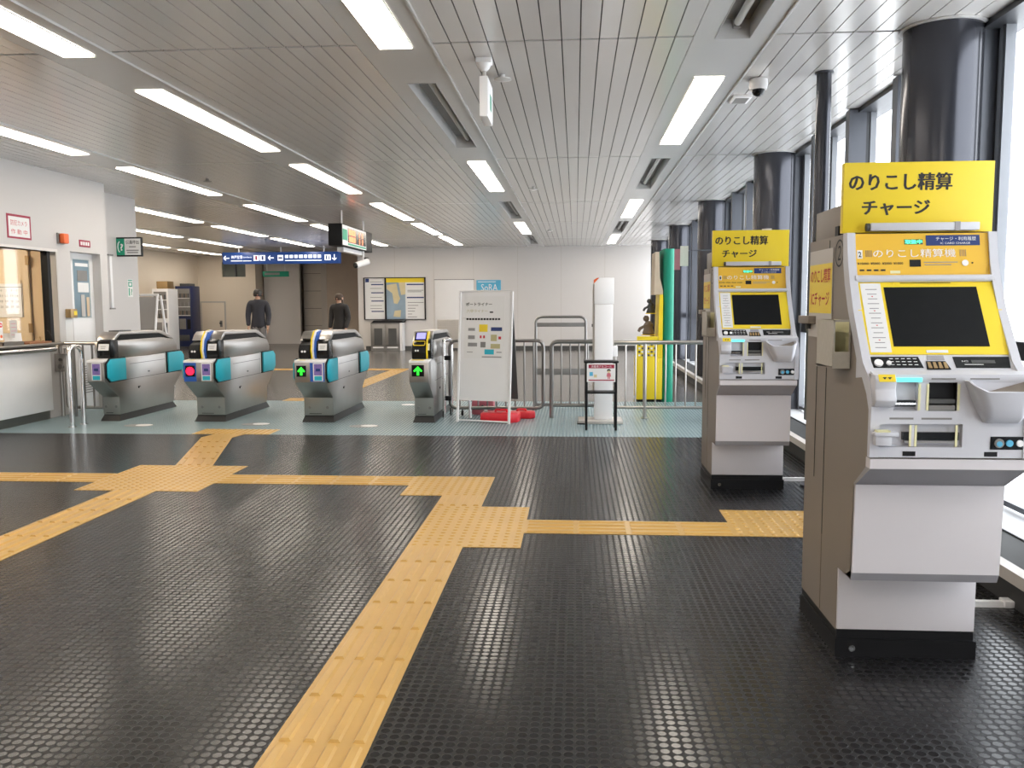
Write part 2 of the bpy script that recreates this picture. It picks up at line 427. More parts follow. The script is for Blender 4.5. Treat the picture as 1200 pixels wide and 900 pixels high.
# right window wall --------------------------------------------------
b = MB()
b.box(1.86, 2.75, -7, 24.1, 0, .115, 'plinth'); b.box(1.90, 2.14, -7, 24.1, .115, .155, 'plinth')
b.box(2.14, 2.75, -7, 24.1, .115, .152, 'sill_white'); b.box(2.135, 2.145, -7, 24.1, .15, .162, 'frame_dark')
b.box(1.845, 1.905, -7, 24.1, .105, .158, 'cream')
b.box(2.27, 2.5, -7, 24.1, 2.815, CH+.1, 'frame_dark')
struct(b, 'wall_right')
COLY = [-3.15, 1.06, 5.27, 9.48, 13.69, 17.9, 22.1]
for cy in COLY:
    b = MB(); b.cyl((2.09, cy, .0), (2.09, cy, CH), .212, 'column_grey', 48)
    b.lathe((2.09, cy, 0), [(.235, CH-.012), (.235, CH-.002)], 'ceiling_strip', 48)
    b.box(2.20, 2.36, cy-.07, cy+.07, .15, 2.84, 'frame_grey'); b.box(2.36, 2.42, cy-.09, cy+.09, .15, 2.84, 'frame_dark')
    struct(b, 'column')
n = 0
for cy in COLY:
    for k in (1, 2, 3):
        y = cy+1.0525*k
        if y > 24: continue
        n += 1
        b = MB(); b.box(2.20, 2.335, y-.05, y+.05, .17, 2.84, 'frame_grey'); b.box(2.335, 2.365, y-.05, y+.05, .17, 2.84, 'frame_dark')
        b.box(2.365, 2.412, y-.06, y+.06, .17, 2.82, 'frame_light')
        struct(b, 'trim_%d' % (n+2))
n = 0
for cy in COLY:
    a0, a1 = cy+.13, cy+4.21-.13
    if a0 > 24: continue
    a1 = min(a1, 24.05); n += 1
    f = MB()
    f.box(2.37, 2.44, a0, a1, .98, 1.08, 'frame_dark'); f.box(2.37, 2.42, a0, a1, .17, .20, 'frame_grey')
    for yy in (a0, a1-.035): f.box(2.36, 2.415, yy, yy+.035, .17, 2.84, 'frame_light')
    o = struct(f, 'window_%d' % n)
    g = MB(); g.box(2.402, 2.408, a0, a1, .19, 2.83, 'glass'); g.build('pane', o)

# slim pipe column
b = MB(); b.cyl((1.68, 6.18, 0), (1.68, 6.18, CH), .05, 'column_grey', 20); b.cyl((1.68, 6.18, 0), (1.68, 6.18, .012), .09, 'frame_grey', 20)
b.cyl((1.68, 6.18, CH-.012), (1.68, 6.18, CH), .062, 'frame_grey', 20); struct(b, 'column')

# ================================================================== CEILING LIGHTS
COLN = {-11.1: 'far left', -9.1: 'second', -7.1: 'third', -5.1: 'fourth', -3.09: 'fifth', -1.09: 'sixth', .92: 'seventh'}
ORD = ['nearest', 'second', 'third', 'fourth', 'fifth', 'sixth', 'seventh', 'eighth', 'ninth']
def ceiling_light(sx, a, c, lit, label, grp):
    t = thing('strip_light' if lit else 'unlit_strip_light', label, 'ceiling light', (sx, (a+c)/2, CH), grp)
    h = (c-a)/2; hb = MB(); w = .101
    z0, z1 = (-.010, -.002) if lit else (-.003, .11)
    hb.box(-w-.004, -w, -h, h, z0, z1, 'ceiling_strip'); hb.box(w, w+.004, -h, h, z0, z1, 'ceiling_strip')
    hb.box(-w, w, -h-.004, -h, z0, z1, 'ceiling_strip'); hb.box(-w, w, h, h+.004, z0, z1, 'ceiling_strip')
    if not lit: hb.box(-w, w, -h, h, z1, z1+.006, 'mid_grey')
    hb.build('housing', t)
    if lit:
        d = MB(); d.box(-.099, .099, -h+.004, h-.004, -.008, -.002, 'lamp'); d.build('diffuser', t)
    else:
        d = MB(); d.cyl((.02, -h+.06, .075), (.02, h-.06, .075), .022, 'tube_off', 14); d.build('tube', t)
        for ya, yb in ((-h+.01, -h+.06), (h-.06, h-.01)):
            e = MB(); e.box(0, .04, ya, yb, .05, .105, 'mid_grey'); e.build('lamp_holder', t)
    return t
for ci, sx in enumerate(STRIPS):
    seen = 0; us = 0
    for si, (a, c) in enumerate(SLOTS):
        if si > 7 and sx > -7: continue
        if sx < -7 and si > 7 and sx > -10: continue
        if sx < -6.5 and a < 12: continue          # the office and its roof void
        if sx > -6.5 and c < -2: pass
        lit = (sx, si) not in DARK
        vis = si >= 2 if sx > -6 else True
        row = 'row %s from the window wall' % {.92: 'first', -1.09: 'second', -3.09: 'third', -5.1: 'fourth', -7.1: 'fifth', -9.1: 'sixth', -11.1: 'seventh'}[sx]
        if vis:
            if lit:
                lab = '%s glowing strip light in the %s' % (ORD[seen], row.replace('row ', '')+' row'); seen += 1
                lab = lab.replace('the first from the window wall row', 'row closest to the windows').replace('from the window wall row', 'row from the windows')
            else:
                lab = '%s dark unlit strip recess in the %s' % (ORD[us], row.replace('row ', '')+' row'); us += 1
                lab = lab.replace('the first from the window wall row', 'row closest to the windows').replace('from the window wall row', 'row from the windows')
        else: lab = 'glowing strip light over the near end of the hall outside the frame'
        ceiling_light(sx, a, c, lit, lab, 'glowing ceiling strip lights' if lit else 'dark unlit ceiling recesses')

# ================================================================== TACTILE PAVING
def tact_bars(b, x0, x1, y0, y1, along):
    b.box(x0, x1, y0, y1, 0, .003, 'tactile')
    if along == 'y':
        n = round((y1-y0)/.3); p = (y1-y0)/n
        for i in range(n):
            for k in range(4):
                cx = x0+(k+.5)*(x1-x0)/4; ya, yb = y0+i*p+.012, y0+(i+1)*p-.014
                b.hexa([(cx-.019, ya, .003), (cx+.019, ya, .003), (cx+.019, yb, .003), (cx-.019, yb, .003)], [(cx-.012, ya+.004, .012), (cx+.012, ya+.004, .012), (cx+.012, yb-.004, .012), (cx-.012, yb-.004, .012)], 'tactile')
    else:
        n = max(1, round((x1-x0)/.3)); p = (x1-x0)/n
        for i in range(n):
            for k in range(4):
                cy = y0+(k+.5)*(y1-y0)/4; xa, xb = x0+i*p+.012, x0+(i+1)*p-.014
                b.hexa([(xa, cy-.017, .003), (xb, cy-.017, .003), (xb, cy+.017, .003), (xa, cy+.017, .003)], [(xa+.007, cy-.011, .009), (xb-.007, cy-.011, .009), (xb-.007, cy+.011, .009), (xa+.007, cy+.011, .009)], 'tactile')
def tact_dots(b, x0, x1, y0, y1):
    b.box(x0, x1, y0, y1, 0, .003, 'tactile')
    nx, ny = max(1, round((x1-x0)/.06)), max(1, round((y1-y0)/.06))
    for i in range(nx):
        for j in range(ny):
            cx, cy = x0+(i+.5)*(x1-x0)/nx, y0+(j+.5)*(y1-y0)/ny
            v = [(cx+r*math.cos(2*PI*k/8), cy+r*math.sin(2*PI*k/8), z) for r, z in ((.017, .003), (.010, .008)) for k in range(8)]
            b.add(v, [(k, (k+1) % 8, 8+(k+1) % 8, 8+k) for k in range(8)]+[tuple(range(8, 16))], 'tactile')
TG = 'yellow tactile paving runs'
def tact(fn, label, *a):
    b = MB(); fn(b, *a); return tag(b.build('tactile_paving'), label, 'tactile paving', TG)
tact(tact_bars, 'long yellow guide bar strip running towards the viewer, ending at the wide dotted block', -.9, -.6, -1.2, 4.5, 'y')
tact(tact_dots, 'large yellow dotted block where the long strip meets the strip from the machines', -.9, -.29, 4.5, 5.42)
tact(tact_bars, 'single yellow guide tile joining the two dotted blocks in mid floor', -.9, -.6, 5.42, 5.73, 'y')
tact(tact_dots, 'small square yellow dotted block at the bend of the middle strip', -1.19, -.6, 5.73, 6.37)
tact(tact_bars, 'yellow guide strip leading across the floor to the near fare machine', -.29, .9, 4.8, 5.1, 'x')
tact(tact_dots, 'yellow dotted block beside the foot of the near fare machine', .9, 1.8, 4.8, 5.41)
tact(tact_bars, 'yellow guide strip linking the small bend block and the big left block', -2.63, -1.19, 6.05, 6.36, 'x')
tact(tact_dots, 'largest square yellow dotted block, where four strips cross on the left', -3.53, -2.63, 5.77, 6.71)
tact(tact_bars, 'yellow guide strip running level from the big left block to the counter', -6.0, -3.53, 6.05, 6.36, 'x')
tact(tact_bars, 'yellow guide strip slanting out of the frame below the big left block', -3.24, -2.93, 1.2, 5.77, 'y')
# slanting run up to the gates
b = MB()
P0, P1 = (-3.235, 6.71), (-3.66, 8.16)
def lerp(t): return (P0[0]+(P1[0]-P0[0])*t, P0[1]+(P1[1]-P0[1])*t)
def slab(poly, z0, z1):
    b.prism(poly, z0, z1, 'tactile', 'z')
slab([(P0[0], P0[1]), (P0[0]+.31, P0[1]), (P1[0]+.31, P1[1]), (P1[0], P1[1])], 0, .003)
for i in range(5):
    a, c = lerp(i/5+.01), lerp((i+1)/5-.012)
    for k in range(4):
        dx = .31*(k+.5)/4
        slab([(a[0]+dx-.014, a[1]), (a[0]+dx+.014, a[1]), (c[0]+dx+.014, c[1]), (c[0]+dx-.014, c[1])], .003, .009)
slab([(P1[0], P1[1]), (P1[0]+.31, P1[1]), (-3.31, 8.39), (-3.62, 8.39)], 0, .003)
tag(b.build('tactile_paving'), 'short yellow guide strip slanting from the big left block up to the gates', 'tactile paving', TG)
tact(tact_dots, 'yellow bar of dotted tiles on blue floor before the ticket gates', -3.86, -3.06, 8.39, 8.72)
tact(tact_bars, 'yellow guide strip showing through the lane between the ticket gates', -3.95, -3.1, 11.36, 11.66, 'x')
tact(tact_bars, 'yellow guide strip going away on the dark hall floor beyond the gates', -3.62, -3.3, 11.7, 16.7, 'y')
tact(tact_bars, 'farthest yellow strip crossing the hall floor beyond the gates', -6.5, -3.3, 16.72, 17.04, 'x')

# ================================================================== FARE MACHINES
def fare_machine(loc, label, num):
    t = thing('fare_adjustment_machine', label, 'fare machine', loc, 'fare adjustment machines')
    Wd = .495
    # local: x 0..Wd, front at y=0 (lower front), back y=.485 ; profile (y,z)
    back = .485
    def yz(y, z): return (y-3.172, z)
    # cabinet body with both stepped overhangs
    prof = [yz(3.657, .095), yz(3.657, 1.54), yz(3.20, 1.54), yz(3.19, 1.50), yz(3.14, 1.385), yz(2.99, 1.06), yz(2.93, 1.03), yz(2.875, 1.00), yz(2.875, .80), yz(2.875, .76), yz(3.012, .675), yz(3.02, .362), yz(3.022, .336), yz(3.177, .33), yz(3.177, .095)]
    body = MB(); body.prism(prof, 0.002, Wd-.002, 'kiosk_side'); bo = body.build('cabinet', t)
    g = MB()
    for yy, z0, z1 in ((3.385, .40, 1.25), (3.515, .60, 1.18), (3.385, 1.25, 1.53)):
        g.box(.0005, .0025, yz(yy-.0022, 0)[0], yz(yy+.0022, 0)[0], z0, z1, 'text_black')
    g.box(.0005, .0025, yz(3.383, 0)[0], yz(3.387, 0)[0], .10, .40, 'brown')
    g.build('side_seam', bo)
    # base
    p = MB(); p.box(-.003, Wd+.003, yz(3.16, 0)[0], yz(3.66, 0)[0], 0, .066, 'black'); p.box(.004, Wd-.004, yz(3.17, 0)[0], yz(3.655, 0)[0], .066, .097, 'black')
    po = p.build('plinth', t)
    q = MB(); q.cyl((.055, yz(3.161, 0)[0], .034), (.055, yz(3.148, 0)[0], .034), .012, 'chrome', 14); q.build('lock', po)
    # lower front panels
    p = MB(); p.box(.004, Wd-.004, yz(3.166, 0)[0], yz(3.18, 0)[0], .10, .335, 'kiosk_front', .002); p.build('lower_panel', t)
    p = MB(); p.prism([yz(3.008, .362), yz(2.998, .675), yz(3.02, .678), yz(3.03, .362)], .002, Wd-.002, 'kiosk_front')
    p.prism([yz(3.008, .362), yz(3.03, .362), yz(3.09, .333), yz(3.021, .332)], .002, Wd-.002, 'kiosk_grey'); p.build('middle_panel', t)
    p = MB(); p.prism([yz(2.858, .757), yz(2.858, .79), yz(2.90, .79), yz(2.90, .757)], 0, Wd, 'kiosk_front')
    p.prism([yz(2.858, .757), yz(2.90, .757), yz(3.02, .676), yz(2.998, .676)], 0.001, Wd-.001, 'kiosk_grey'); p.build('front_lip', t)
    # fascia: white face z .795-1.045 with openings, built of strips round the openings
    F0, F1 = yz(2.855, 0)[0], yz(2.888, 0)[0]
    f = MB()
    def fb(x0, x1, z0, z1, m='kiosk_trim'): f.box(x0, x1, F0, F1, z0, z1, m)
    ox = -.957
    def xx(a): return a+ox
    fb(0, Wd, .796, .830); fb(0, .02, .83, 1.045); fb(.02, Wd, .905, .948)
    fb(.285, Wd, .83, .905)
    fb(.02, .065, .948, 1.045); fb(.14, .175, .948, 1.045); fb(.262, Wd, .948, 1.045)
    # rounded top lip above the fascia
    f.prism([(F0, 1.040), (F0-.004, 1.052), (F0, 1.066), (F0+.03, 1.075), (F0+.05, 1.04)], 0, Wd, 'kiosk_trim')
    fo = f.build('fascia', t)
    r = MB()   # hollow trays behind the openings
    def tray(x0, x1, z0, z1, dep, m, mf=None):
        yb = F0+dep
        r.box(x0, x1, yb, yb+.004, z0, z1, m); r.box(x0-.002, x0, F0, yb, z0, z1, m); r.box(x1, x1+.002, F0, yb, z0, z1, m)
        r.quad((x0, F0+.001, z0), (x1, F0+.001, z0), (x1, yb, z0+.004), (x0, yb, z0+.004), mf or m)
    tray(.066, .139, .949, 1.04, .0195, 'kiosk_trim'); tray(.176, .261, .949, 1.04, .0195, 'black', 'mid_grey')
    tray(.021, .284, .831, .904, .0195, 'kiosk_trim')
    r.build('recess', fo)
    s = MB(); s.box(.068, .137, F0+.004, F0+.018, .962, .982, 'black_gloss'); s.box(.068, .137, F0+.001, F0+.014, .968, .974, 'chrome'); s.build('ticket_slot', fo)
    s = MB(); s.box(.10, .275, F0+.003, F0+.018, .853, .878, 'black_gloss'); s.box(.105, .26, F0+.001, F0+.016, .843, .851, 'steel'); s.build('banknote_slot', fo)
    s = MB(); s.box(.178, .259, F0+.003, F0+.018, .972, .986, 'dark_grey'); s.box(.178, .259, F0+.002, F0+.018, .950, .966, 'mid_grey'); s.build('receipt_flap', fo)
    for a, z0, z1 in ((.142, .95, 1.035), (.168, .95, 1.035), (.264, .95, 1.035), (.118, .832, .902), (.135, .832, .902), (.262, .832, .902)):
        s = MB(); s.box(a, a+.007, F0-.002, F0+.001, z0, z1, 'yellow_pale'); s.build('yellow_edge_strip', fo)
    s = MB(); s.box(.122, .134, F0-.001, F0+.012, .832, .903, 'kiosk_trim'); s.build('divider', fo)
    # card box at left, with yellow sticker
    c = MB(); c.prism([(F0-.028, .965), (F0-.042, .985), (F0-.03, 1.02), (F0-.035, 1.05), (F0-.025, 1.066), (F0+.02, 1.066), (F0+.02, .955)], -.004, .062, 'kiosk_trim', bev=.004); co = c.build('card_slot_cover', t)
    c = MB(); c.quad((.006, F0-.037, 1.045), (.058, F0-.037, 1.045), (.058, F0-.027, 1.068), (.006, F0-.027, 1.068), 'yellow'); c.text('▼▼', (.032, F0-.0345, 1.056), X, (0, .4, 1), .03, .008, 'text_black', 0); c.build('sticker', co)
    c = MB(); c.box(.004, .055, F0-.03, F0+.01, .838, .882, 'kiosk_trim', .003); c.box(.0, .075, F0-.035, F0+.01, .868, .882, 'kiosk_trim', .003); c.box(.006, .048, F0-.034, F0-.01, .8825, .888, 'yellow_pale'); c.build('ticket_tray', t)
    # cyan light
    c = MB(); c.box(.067, .150, F0-.0075, F0, 1.043, 1.055, 'cyan_led'); c.build('indicator_light', t)
    c = MB()
    for a, bq in ((.18, .255), (.30, .39)): c.box(a, bq, F0-.0055, F0-.003, 1.050, 1.0545, 'mid_grey')
    for a, bq in ((.055, .13), (.155, .25)): c.box(a, bq, F0-.001, F0, .920, .926, 'mid_grey')
    for a in (.10, .355): c.box(a, a+.04, F0-.0015, F0, .801, .816, 'black')
    c.build('slot_line', fo)
    # coin hopper, open cup
    c = MB()
    xa, xb = .283, .478
    yo = F0-.078
    def ring(x0, x1, yf, z, r, dz=0.):
        """open U in plan: back left, round front corners, back right"""
        P = [(x0, F0+.002, z+dz)]
        for k in range(7):
            a = PI/2*k/6; P.append((x0+r-r*math.cos(a)*1.0, yf+r-r*math.sin(a), z+dz*(1-k/6)))
        for k in range(7):
            a = PI/2*k/6; P.append((x1-r+r*math.sin(a), yf+r-r*math.cos(a), z+dz*(k/6)))
        P.append((x1, F0+.002, z+dz)); return P
    loops = [ring(xa+.062, xb-.022, F0-.018, .912, .016), ring(xa+.052, xb-.018, F0-.044, .930, .026), ring(xa+.035, xb-.012, F0-.062, .962, .034), ring(xa, xb, yo, 1.016, .042, .030), ring(xa+.004, xb-.004, yo+.003, 1.0185, .040, .030), ring(xa+.010, xb-.010, yo+.008, 1.016, .036, .030), ring(xa+.055, xb-.03, F0-.05, .985, .03)]
    V = [p for L_ in loops for p in L_]; n_ = len(loops[0]); Fc = []
    for a in range(len(loops)-1):
        for k in range(n_-1): Fc.append((a*n_+k, a*n_+k+1, (a+1)*n_+k+1, (a+1)*n_+k))
    Fc.append(tuple(range(n_))[::-1]); Fc.append(tuple(range((len(loops)-1)*n_, len(loops)*n_)))
    c.add(V, Fc, 'kiosk_trim', True)
    ho = c.build('coin_hopper', t)
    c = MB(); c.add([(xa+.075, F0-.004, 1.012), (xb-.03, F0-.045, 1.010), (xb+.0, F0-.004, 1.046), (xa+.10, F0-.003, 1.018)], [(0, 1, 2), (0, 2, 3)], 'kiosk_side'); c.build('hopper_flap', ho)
    # button strip
    c = MB(); c.box(.372, .488, F0-.002, F0+.002, .824, .866, 'black_gloss'); bo2 = c.build('button_panel', t)
    for bx, rr, m in ((.398, .015, 'mid_grey'), (.430, .011, 'blue_sky'), (.462, .011, 'white')):
        c = MB(); c.cyl((bx, F0-.001, .845), (bx, F0-.007, .845), rr, m, 18)
        if m == 'mid_grey': c.cyl((bx, F0-.006, .843), (bx, F0-.009, .843), .009, 'blue_sky', 14)
        c.build('button', bo2)
    # control strip: two black panels and coin tray
    dn = Vector((0, -.062, -.03)).normalized()
    p0 = Vector((0, yz(2.985, 0)[0], 1.113)); p1 = Vector((0, yz(2.935, 0)[0], 1.068))
    c = MB(); c.prism([(F0, 1.06), (yz(2.925, 0)[0], 1.072), (yz(2.975, 0)[0], 1.123), (yz(3.03, 0)[0], 1.123), (yz(3.03, 0)[0], 1.04)], .0, Wd, 'kiosk_trim'); cso = c.build('control_ledge', t)
    sl = Vector((0, .05, .051)).normalized(); nn = Vector((0, -.051, .05)).normalized(); base = Vector((0, yz(2.925, 0)[0], 1.072))
    def onl(x, s, h=0.): return base+Vector((x, 0, 0))+sl*s+nn*h
    for xa_, xb_, sk in ((.018, .187, .008), (.290, .462, -.008)):
        c = MB()
        c.hexa([onl(xa_, .012, .0), onl(xb_, .012, .0), onl(xb_-sk, .060, 0), onl(xa_+.0, .060, 0)], [onl(xa_, .012, .0015), onl(xb_, .012, .0015), onl(xb_-sk, .060, .0015), onl(xa_+.0, .060, .0015)], 'black_gloss')
        if sk < 0: break
        for i in range(3):
          for jx in range(5): c.text('▬', onl(.09+jx*.019, .025+i*.013, .002), X, sl, .012, .0025, 'text_white', 0)
        c.build('control_panel', cso)
    c.text('IC', onl(.325, .040, .002), X, sl, .02, .006, 'text_white', 0); c.text('▬▬▬', onl(.35, .026, .002), X, sl, .06, .0025, 'text_white', 0)
    c.hexa([onl(.345, .032, .001), onl(.42, .032, .001), onl(.42, .045, .001), onl(.345, .045, .001)], [onl(.345, .032, .0022), onl(.42, .032, .0022), onl(.42, .045, .0022), onl(.345, .045, .0022)], 'dark_grey')
    c.build('control_panel', cso)
    for bx, rr in ((.045, .014), (.078, .008)):
        c = MB(); c.cyl(onl(bx, .03, .001), onl(bx, .03, .008), rr, 'white', 16); c.build('button', cso)
    c = MB(); c.hexa([onl(.195, .004, .001), onl(.272, .004, .001), onl(.262, .04, .001), onl(.20, .04, .001)], [onl(.195, .004, .0025), onl(.272, .004, .0025), onl(.262, .04, .0025), onl(.20, .04, .0025)], 'black')
    for i in range(4):
        a = .201+i*.017; c.hexa([onl(a, .008, .002), onl(a+.012, .008, .002), onl(a+.010, .034, .002), onl(a+.001, .034, .002)], [onl(a, .008, .005), onl(a+.012, .008, .005), onl(a+.010, .034, .005), onl(a+.001, .034, .005)], 'brass')
    c.hexa([onl(.205, .045, .0005), onl(.262, .045, .0005), onl(.262, .066, .0005), onl(.21, .066, .0005)], [onl(.205, .045, .001), onl(.262, .045, .001), onl(.262, .066, .001), onl(.21, .066, .001)], 'kiosk_grey')
    c.build('coin_slot_tray', cso)
    # sloped yellow panel with the dark screen
    a = Vector((0, yz(2.977, 0)[0], 1.120)); e = Vector((0, yz(3.128, 0)[0], 1.372)); su = (e-a).normalized(); sn = Vector((0, -su.z, su.y)); Ls = (e-a).length
    def ons(x, s, h=0.): return a+Vector((x, 0, 0))+su*s+sn*h
    def slabs(mb, x0, x1, s0, s1, h0, h1, m): mb.hexa([ons(x0, s0, h0), ons(x1, s0, h0), ons(x1, s1, h0), ons(x0, s1, h0)], [ons(x0, s0, h1), ons(x1, s0, h1), ons(x1, s1, h1), ons(x0, s1, h1)], m)
    c = MB(); slabs(c, .01, Wd-.01, 0, Ls, -.02, .006, 'yellow'); po = c.build('screen_panel', t)
    c = MB(); slabs(c, .108, .418, .030, .262, .004, .0075, 'screen'); c.build('screen', po)
    c = MB(); slabs(c, .03, .098, .008, .278, .006, .0072, 'paper')
    for i in range(13):
        w_ = .03+.02*random.random(); c.text('▬', ons(.064, .025+i*.019, .0078), X, su, w_, .003, 'text_grey', 0)
        if i % 3 == 1: c.text('▼', ons(.064, .034+i*.019, .0078), X, su, .008, .005, 'text_red', 0)
    c.build('instruction_sheet', po)
    c = MB(); slabs(c, .21, .28, .006, .016, .006, .0075, 'paper'); slabs(c, .14, .36, .272, .284, .006, .0075, 'yellow'); c.text('▬▬▬▬▬', ons(.25, .278, .008), X, su, .17, .003, 'text_black', 0); c.build('notice_label', po)
    # horizontal bar
    c = MB(); c.tube([(.015, yz(3.12, 0)[0], 1.378), (Wd-.015, yz(3.12, 0)[0], 1.378)], .013, 'kiosk_trim', 12); c.build('cross_bar', t)
    # upper orange panel
    a2 = Vector((0, yz(3.132, 0)[0], 1.39)); e2 = Vector((0, yz(3.165, 0)[0], 1.536)); su2 = (e2-a2).normalized(); sn2 = Vector((0, -su2.z, su2.y)); L2 = (e2-a2).length
    def onu(x, s, h=0.): return a2+Vector((x, 0, 0))+su2*s+sn2*h
    def slabu(mb, x0, x1, s0, s1, h0, h1, m): mb.hexa([onu(x0, s0, h0), onu(x1, s0, h0), onu(x1, s1, h0), onu(x0, s1, h0)], [onu(x0, s0, h1), onu(x1, s0, h1), onu(x1, s1, h1), onu(x0, s1, h1)], m)
    c = MB(); slabu(c, .01, Wd-.01, 0, L2, -.012, .002, 'yellow_orange')
    slabu(c, .205, .243, .030, .055, .002, .0028, 'black')
    slabu(c, .138, .172, .006, .016, .002, .0028, 'yellow_pale')
    slabu(c, .028, .046, .060, .090, .002, .0028, 'paper')
    c.text(num, onu(.037, .075, .0034), X, su2, .010, .020, 'text_black')
    c.text('のりこし精算機', onu(.222, .078, .0034), X, su2, .28, .030, 'text_white', 0)
    for gx in (.057, .376):
        for i in range(4): slabu(c, gx+i*.006, gx+i*.006+.003, .066, .090, .002, .003, 'brass')
    c.text('¥10000  ¥5000  ¥2000  ¥1000', onu(.105, .042, .0034), X, su2, .155, .009, 'text_black', .01)
    for i in range(4): c.text('▬', onu(.042+i*.024, .018, .0034), X, su2, .016, .006, 'text_black', 0)
    c.text('▬▬▬▬▬▬', onu(.31, .045, .0034), X, su2, .115, .003, 'text_grey', 0); c.text('▬▬▬▬', onu(.30, .036, .0034), X, su2, .09, .003, 'text_grey', 0)
    c.cyl(onu(.392, .042, .002), onu(.392, .042, .0045), .011, 'white', 16); c.cyl(onu(.416, .042, .002), onu(.416, .042, .004), .003, 'black', 8)
    uo = c.build('upper_panel', t)
    c = MB(); slabu(c, .19, .253, .110, .128, .002, .003, 'dark_grey'); c.text('取扱中', onu(.2215, .119, .0036), X, su2, .058, .015, 'mint_led', .03); c.build('status_light', uo)
    c = MB(); slabu(c, .264, .445, .105, .142, .002, .0034, 'navy'); c.text('チャージ・利用履歴', onu(.365, .129, .004), X, su2, .135, .014, 'text_white', 0); c.text('IC CARD CHARGE', onu(.362, .113, .004), X, su2, .10, .007, 'text_white', 0); c.build('charge_label', uo)
    # white side bezels following the slope
    for x0, x1 in ((-.006, .022), (Wd-.022, Wd+.006)):
        c = MB()
        outer = [yz(2.851, .796), yz(2.847, .95), yz(2.852, 1.0), yz(2.862, 1.03), yz(2.905, 1.07), yz(2.945, 1.10), yz(2.99, 1.165), yz(3.06, 1.27), yz(3.105, 1.36), yz(3.135, 1.44), yz(3.155, 1.54)]
        inner = [yz(3.20, 1.54), yz(3.19, 1.44), yz(3.165, 1.36), yz(3.12, 1.27), yz(3.05, 1.165), yz(3.0, 1.09), yz(2.95, 1.05), yz(2.90, 1.0), yz(2.872, .95), yz(2.872, .796)]
        # ribbon of quads
        n_ = len(outer); inner = inner[::-1]
        inner = [inner[min(len(inner)-1, i)] for i in range(n_)]
        vv = []
        for (oy, oz), (iy, iz) in zip(outer, inner):
            vv += [(x0, oy, oz), (x1, oy, oz), (x1, iy, iz), (x0, iy, iz)]
        ff = []
        for i in range(n_-1):
            q = 4*i
            for k in range(4): ff.append((q+k, q+(k+1) % 4, q+4+(k+1) % 4, q+4+k))
        ff += [(3, 2, 1, 0), (4*(n_-1), 4*(n_-1)+1, 4*(n_-1)+2, 4*(n_-1)+3)]
        c.add(vv, ff, 'kiosk_trim'); c.build('side_bezel', t)
    # sign board with lamp
    y0 = yz(3.19, 0)[0]; z0, z1 = 1.542, 1.787
    c = MB(); c.box(-.012, Wd+.006, y0, y0+.03, z0, z1, 'yellow', .002); so = c.build('sign_board', t)
    c = MB(); cx = .185; c.text('のりこし精算', (.181, y0-.0008, z1-.068), X, Z, .352, .061, 'text_black', .013); c.text('のりこし精算', (.1836, y0-.0010, z1-.0685), X, Z, .352, .061, 'text_black', .013); c.build('lettering', so)
    c = MB(); c.text('チャージ', (.168, y0-.0008, z1-.158), X, Z, .232, .052, 'text_black', .015); c.text('チャージ', (.1706, y0-.0010, z1-.1585), X, Z, .232, .052, 'text_black', .015); c.build('lettering', so)
    c = MB(); c.box(.075, .445, y0-.034, y0, z0+.004, z0+.032, 'kiosk_trim', .004); lo = c.build('sign_lamp', t)
    c = MB(); c.cyl((.075, y0-.017, z0+.018), (.064, y0-.017, z0+.018), .014, 'dark_grey', 14); c.box(.36, .378, y0-.0355, y0, z0+.003, z0+.0335, 'kiosk_grey'); c.build('lamp_end', lo)
    # box behind the sign
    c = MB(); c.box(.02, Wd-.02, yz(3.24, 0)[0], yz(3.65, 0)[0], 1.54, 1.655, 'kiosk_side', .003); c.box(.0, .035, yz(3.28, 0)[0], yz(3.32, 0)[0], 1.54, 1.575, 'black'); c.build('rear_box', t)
    # left-side fittings
    c = MB(); c.box(-.0015, .001, yz(3.33, 0)[0], yz(3.645, 0)[0], 1.16, 1.50, 'cream'); c.box(-.0022, .0, yz(3.335, 0)[0], yz(3.64, 0)[0], 1.255, 1.445, 'yellow')
    c.text('のりこし精算', (-.003, yz(3.487, 0)[0], 1.40), -Y, Z, .27, .055, 'text_red', .01); c.text('ICチャージ', (-.003, yz(3.487, 0)[0], 1.31), -Y, Z, .25, .055, 'text_red', .01); c.build('side_poster', t)
    c = MB(); c.text('②' if num == '2' else '①', (-.0008, yz(3.256, 0)[0], 1.475), -Y, Z, .10, .10, 'text_black', .0); c.build('number_mark', t)
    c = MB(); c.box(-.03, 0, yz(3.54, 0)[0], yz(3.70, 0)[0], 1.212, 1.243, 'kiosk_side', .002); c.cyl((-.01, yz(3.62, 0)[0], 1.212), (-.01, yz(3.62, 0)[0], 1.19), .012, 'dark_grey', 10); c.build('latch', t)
    c = MB()
    ya, yb = yz(3.16, 0)[0], yz(3.29, 0)[0]; x_ = -.055
    x_ = -.06; ya, yb = yz(3.10, 0)[0], yz(3.30, 0)[0]
    c.prism([(ya, 1.075), (yb, 1.06), (yb, 1.235), (ya, 1.235)], x_, x_+.003, 'holder')
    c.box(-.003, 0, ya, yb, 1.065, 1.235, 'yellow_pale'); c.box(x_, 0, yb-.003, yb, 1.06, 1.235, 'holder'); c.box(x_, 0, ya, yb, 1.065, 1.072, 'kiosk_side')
    c.box(x_, 0, ya-.003, ya, 1.066, 1.125, 'holder'); c.box(x_, x_+.006, ya-.004, ya, 1.066, 1.237, 'holder'); c.box(-.006, 0, ya-.004, ya, 1.066, 1.237, 'holder'); c.box(x_, 0, ya-.004, ya, 1.229, 1.237, 'holder')
    c.build('leaflet_holder', t)
    return t
fare_machine((.957, 3.172, 0), 'near white fare adjustment machine with yellow sign and circled 2 on its side', '2')
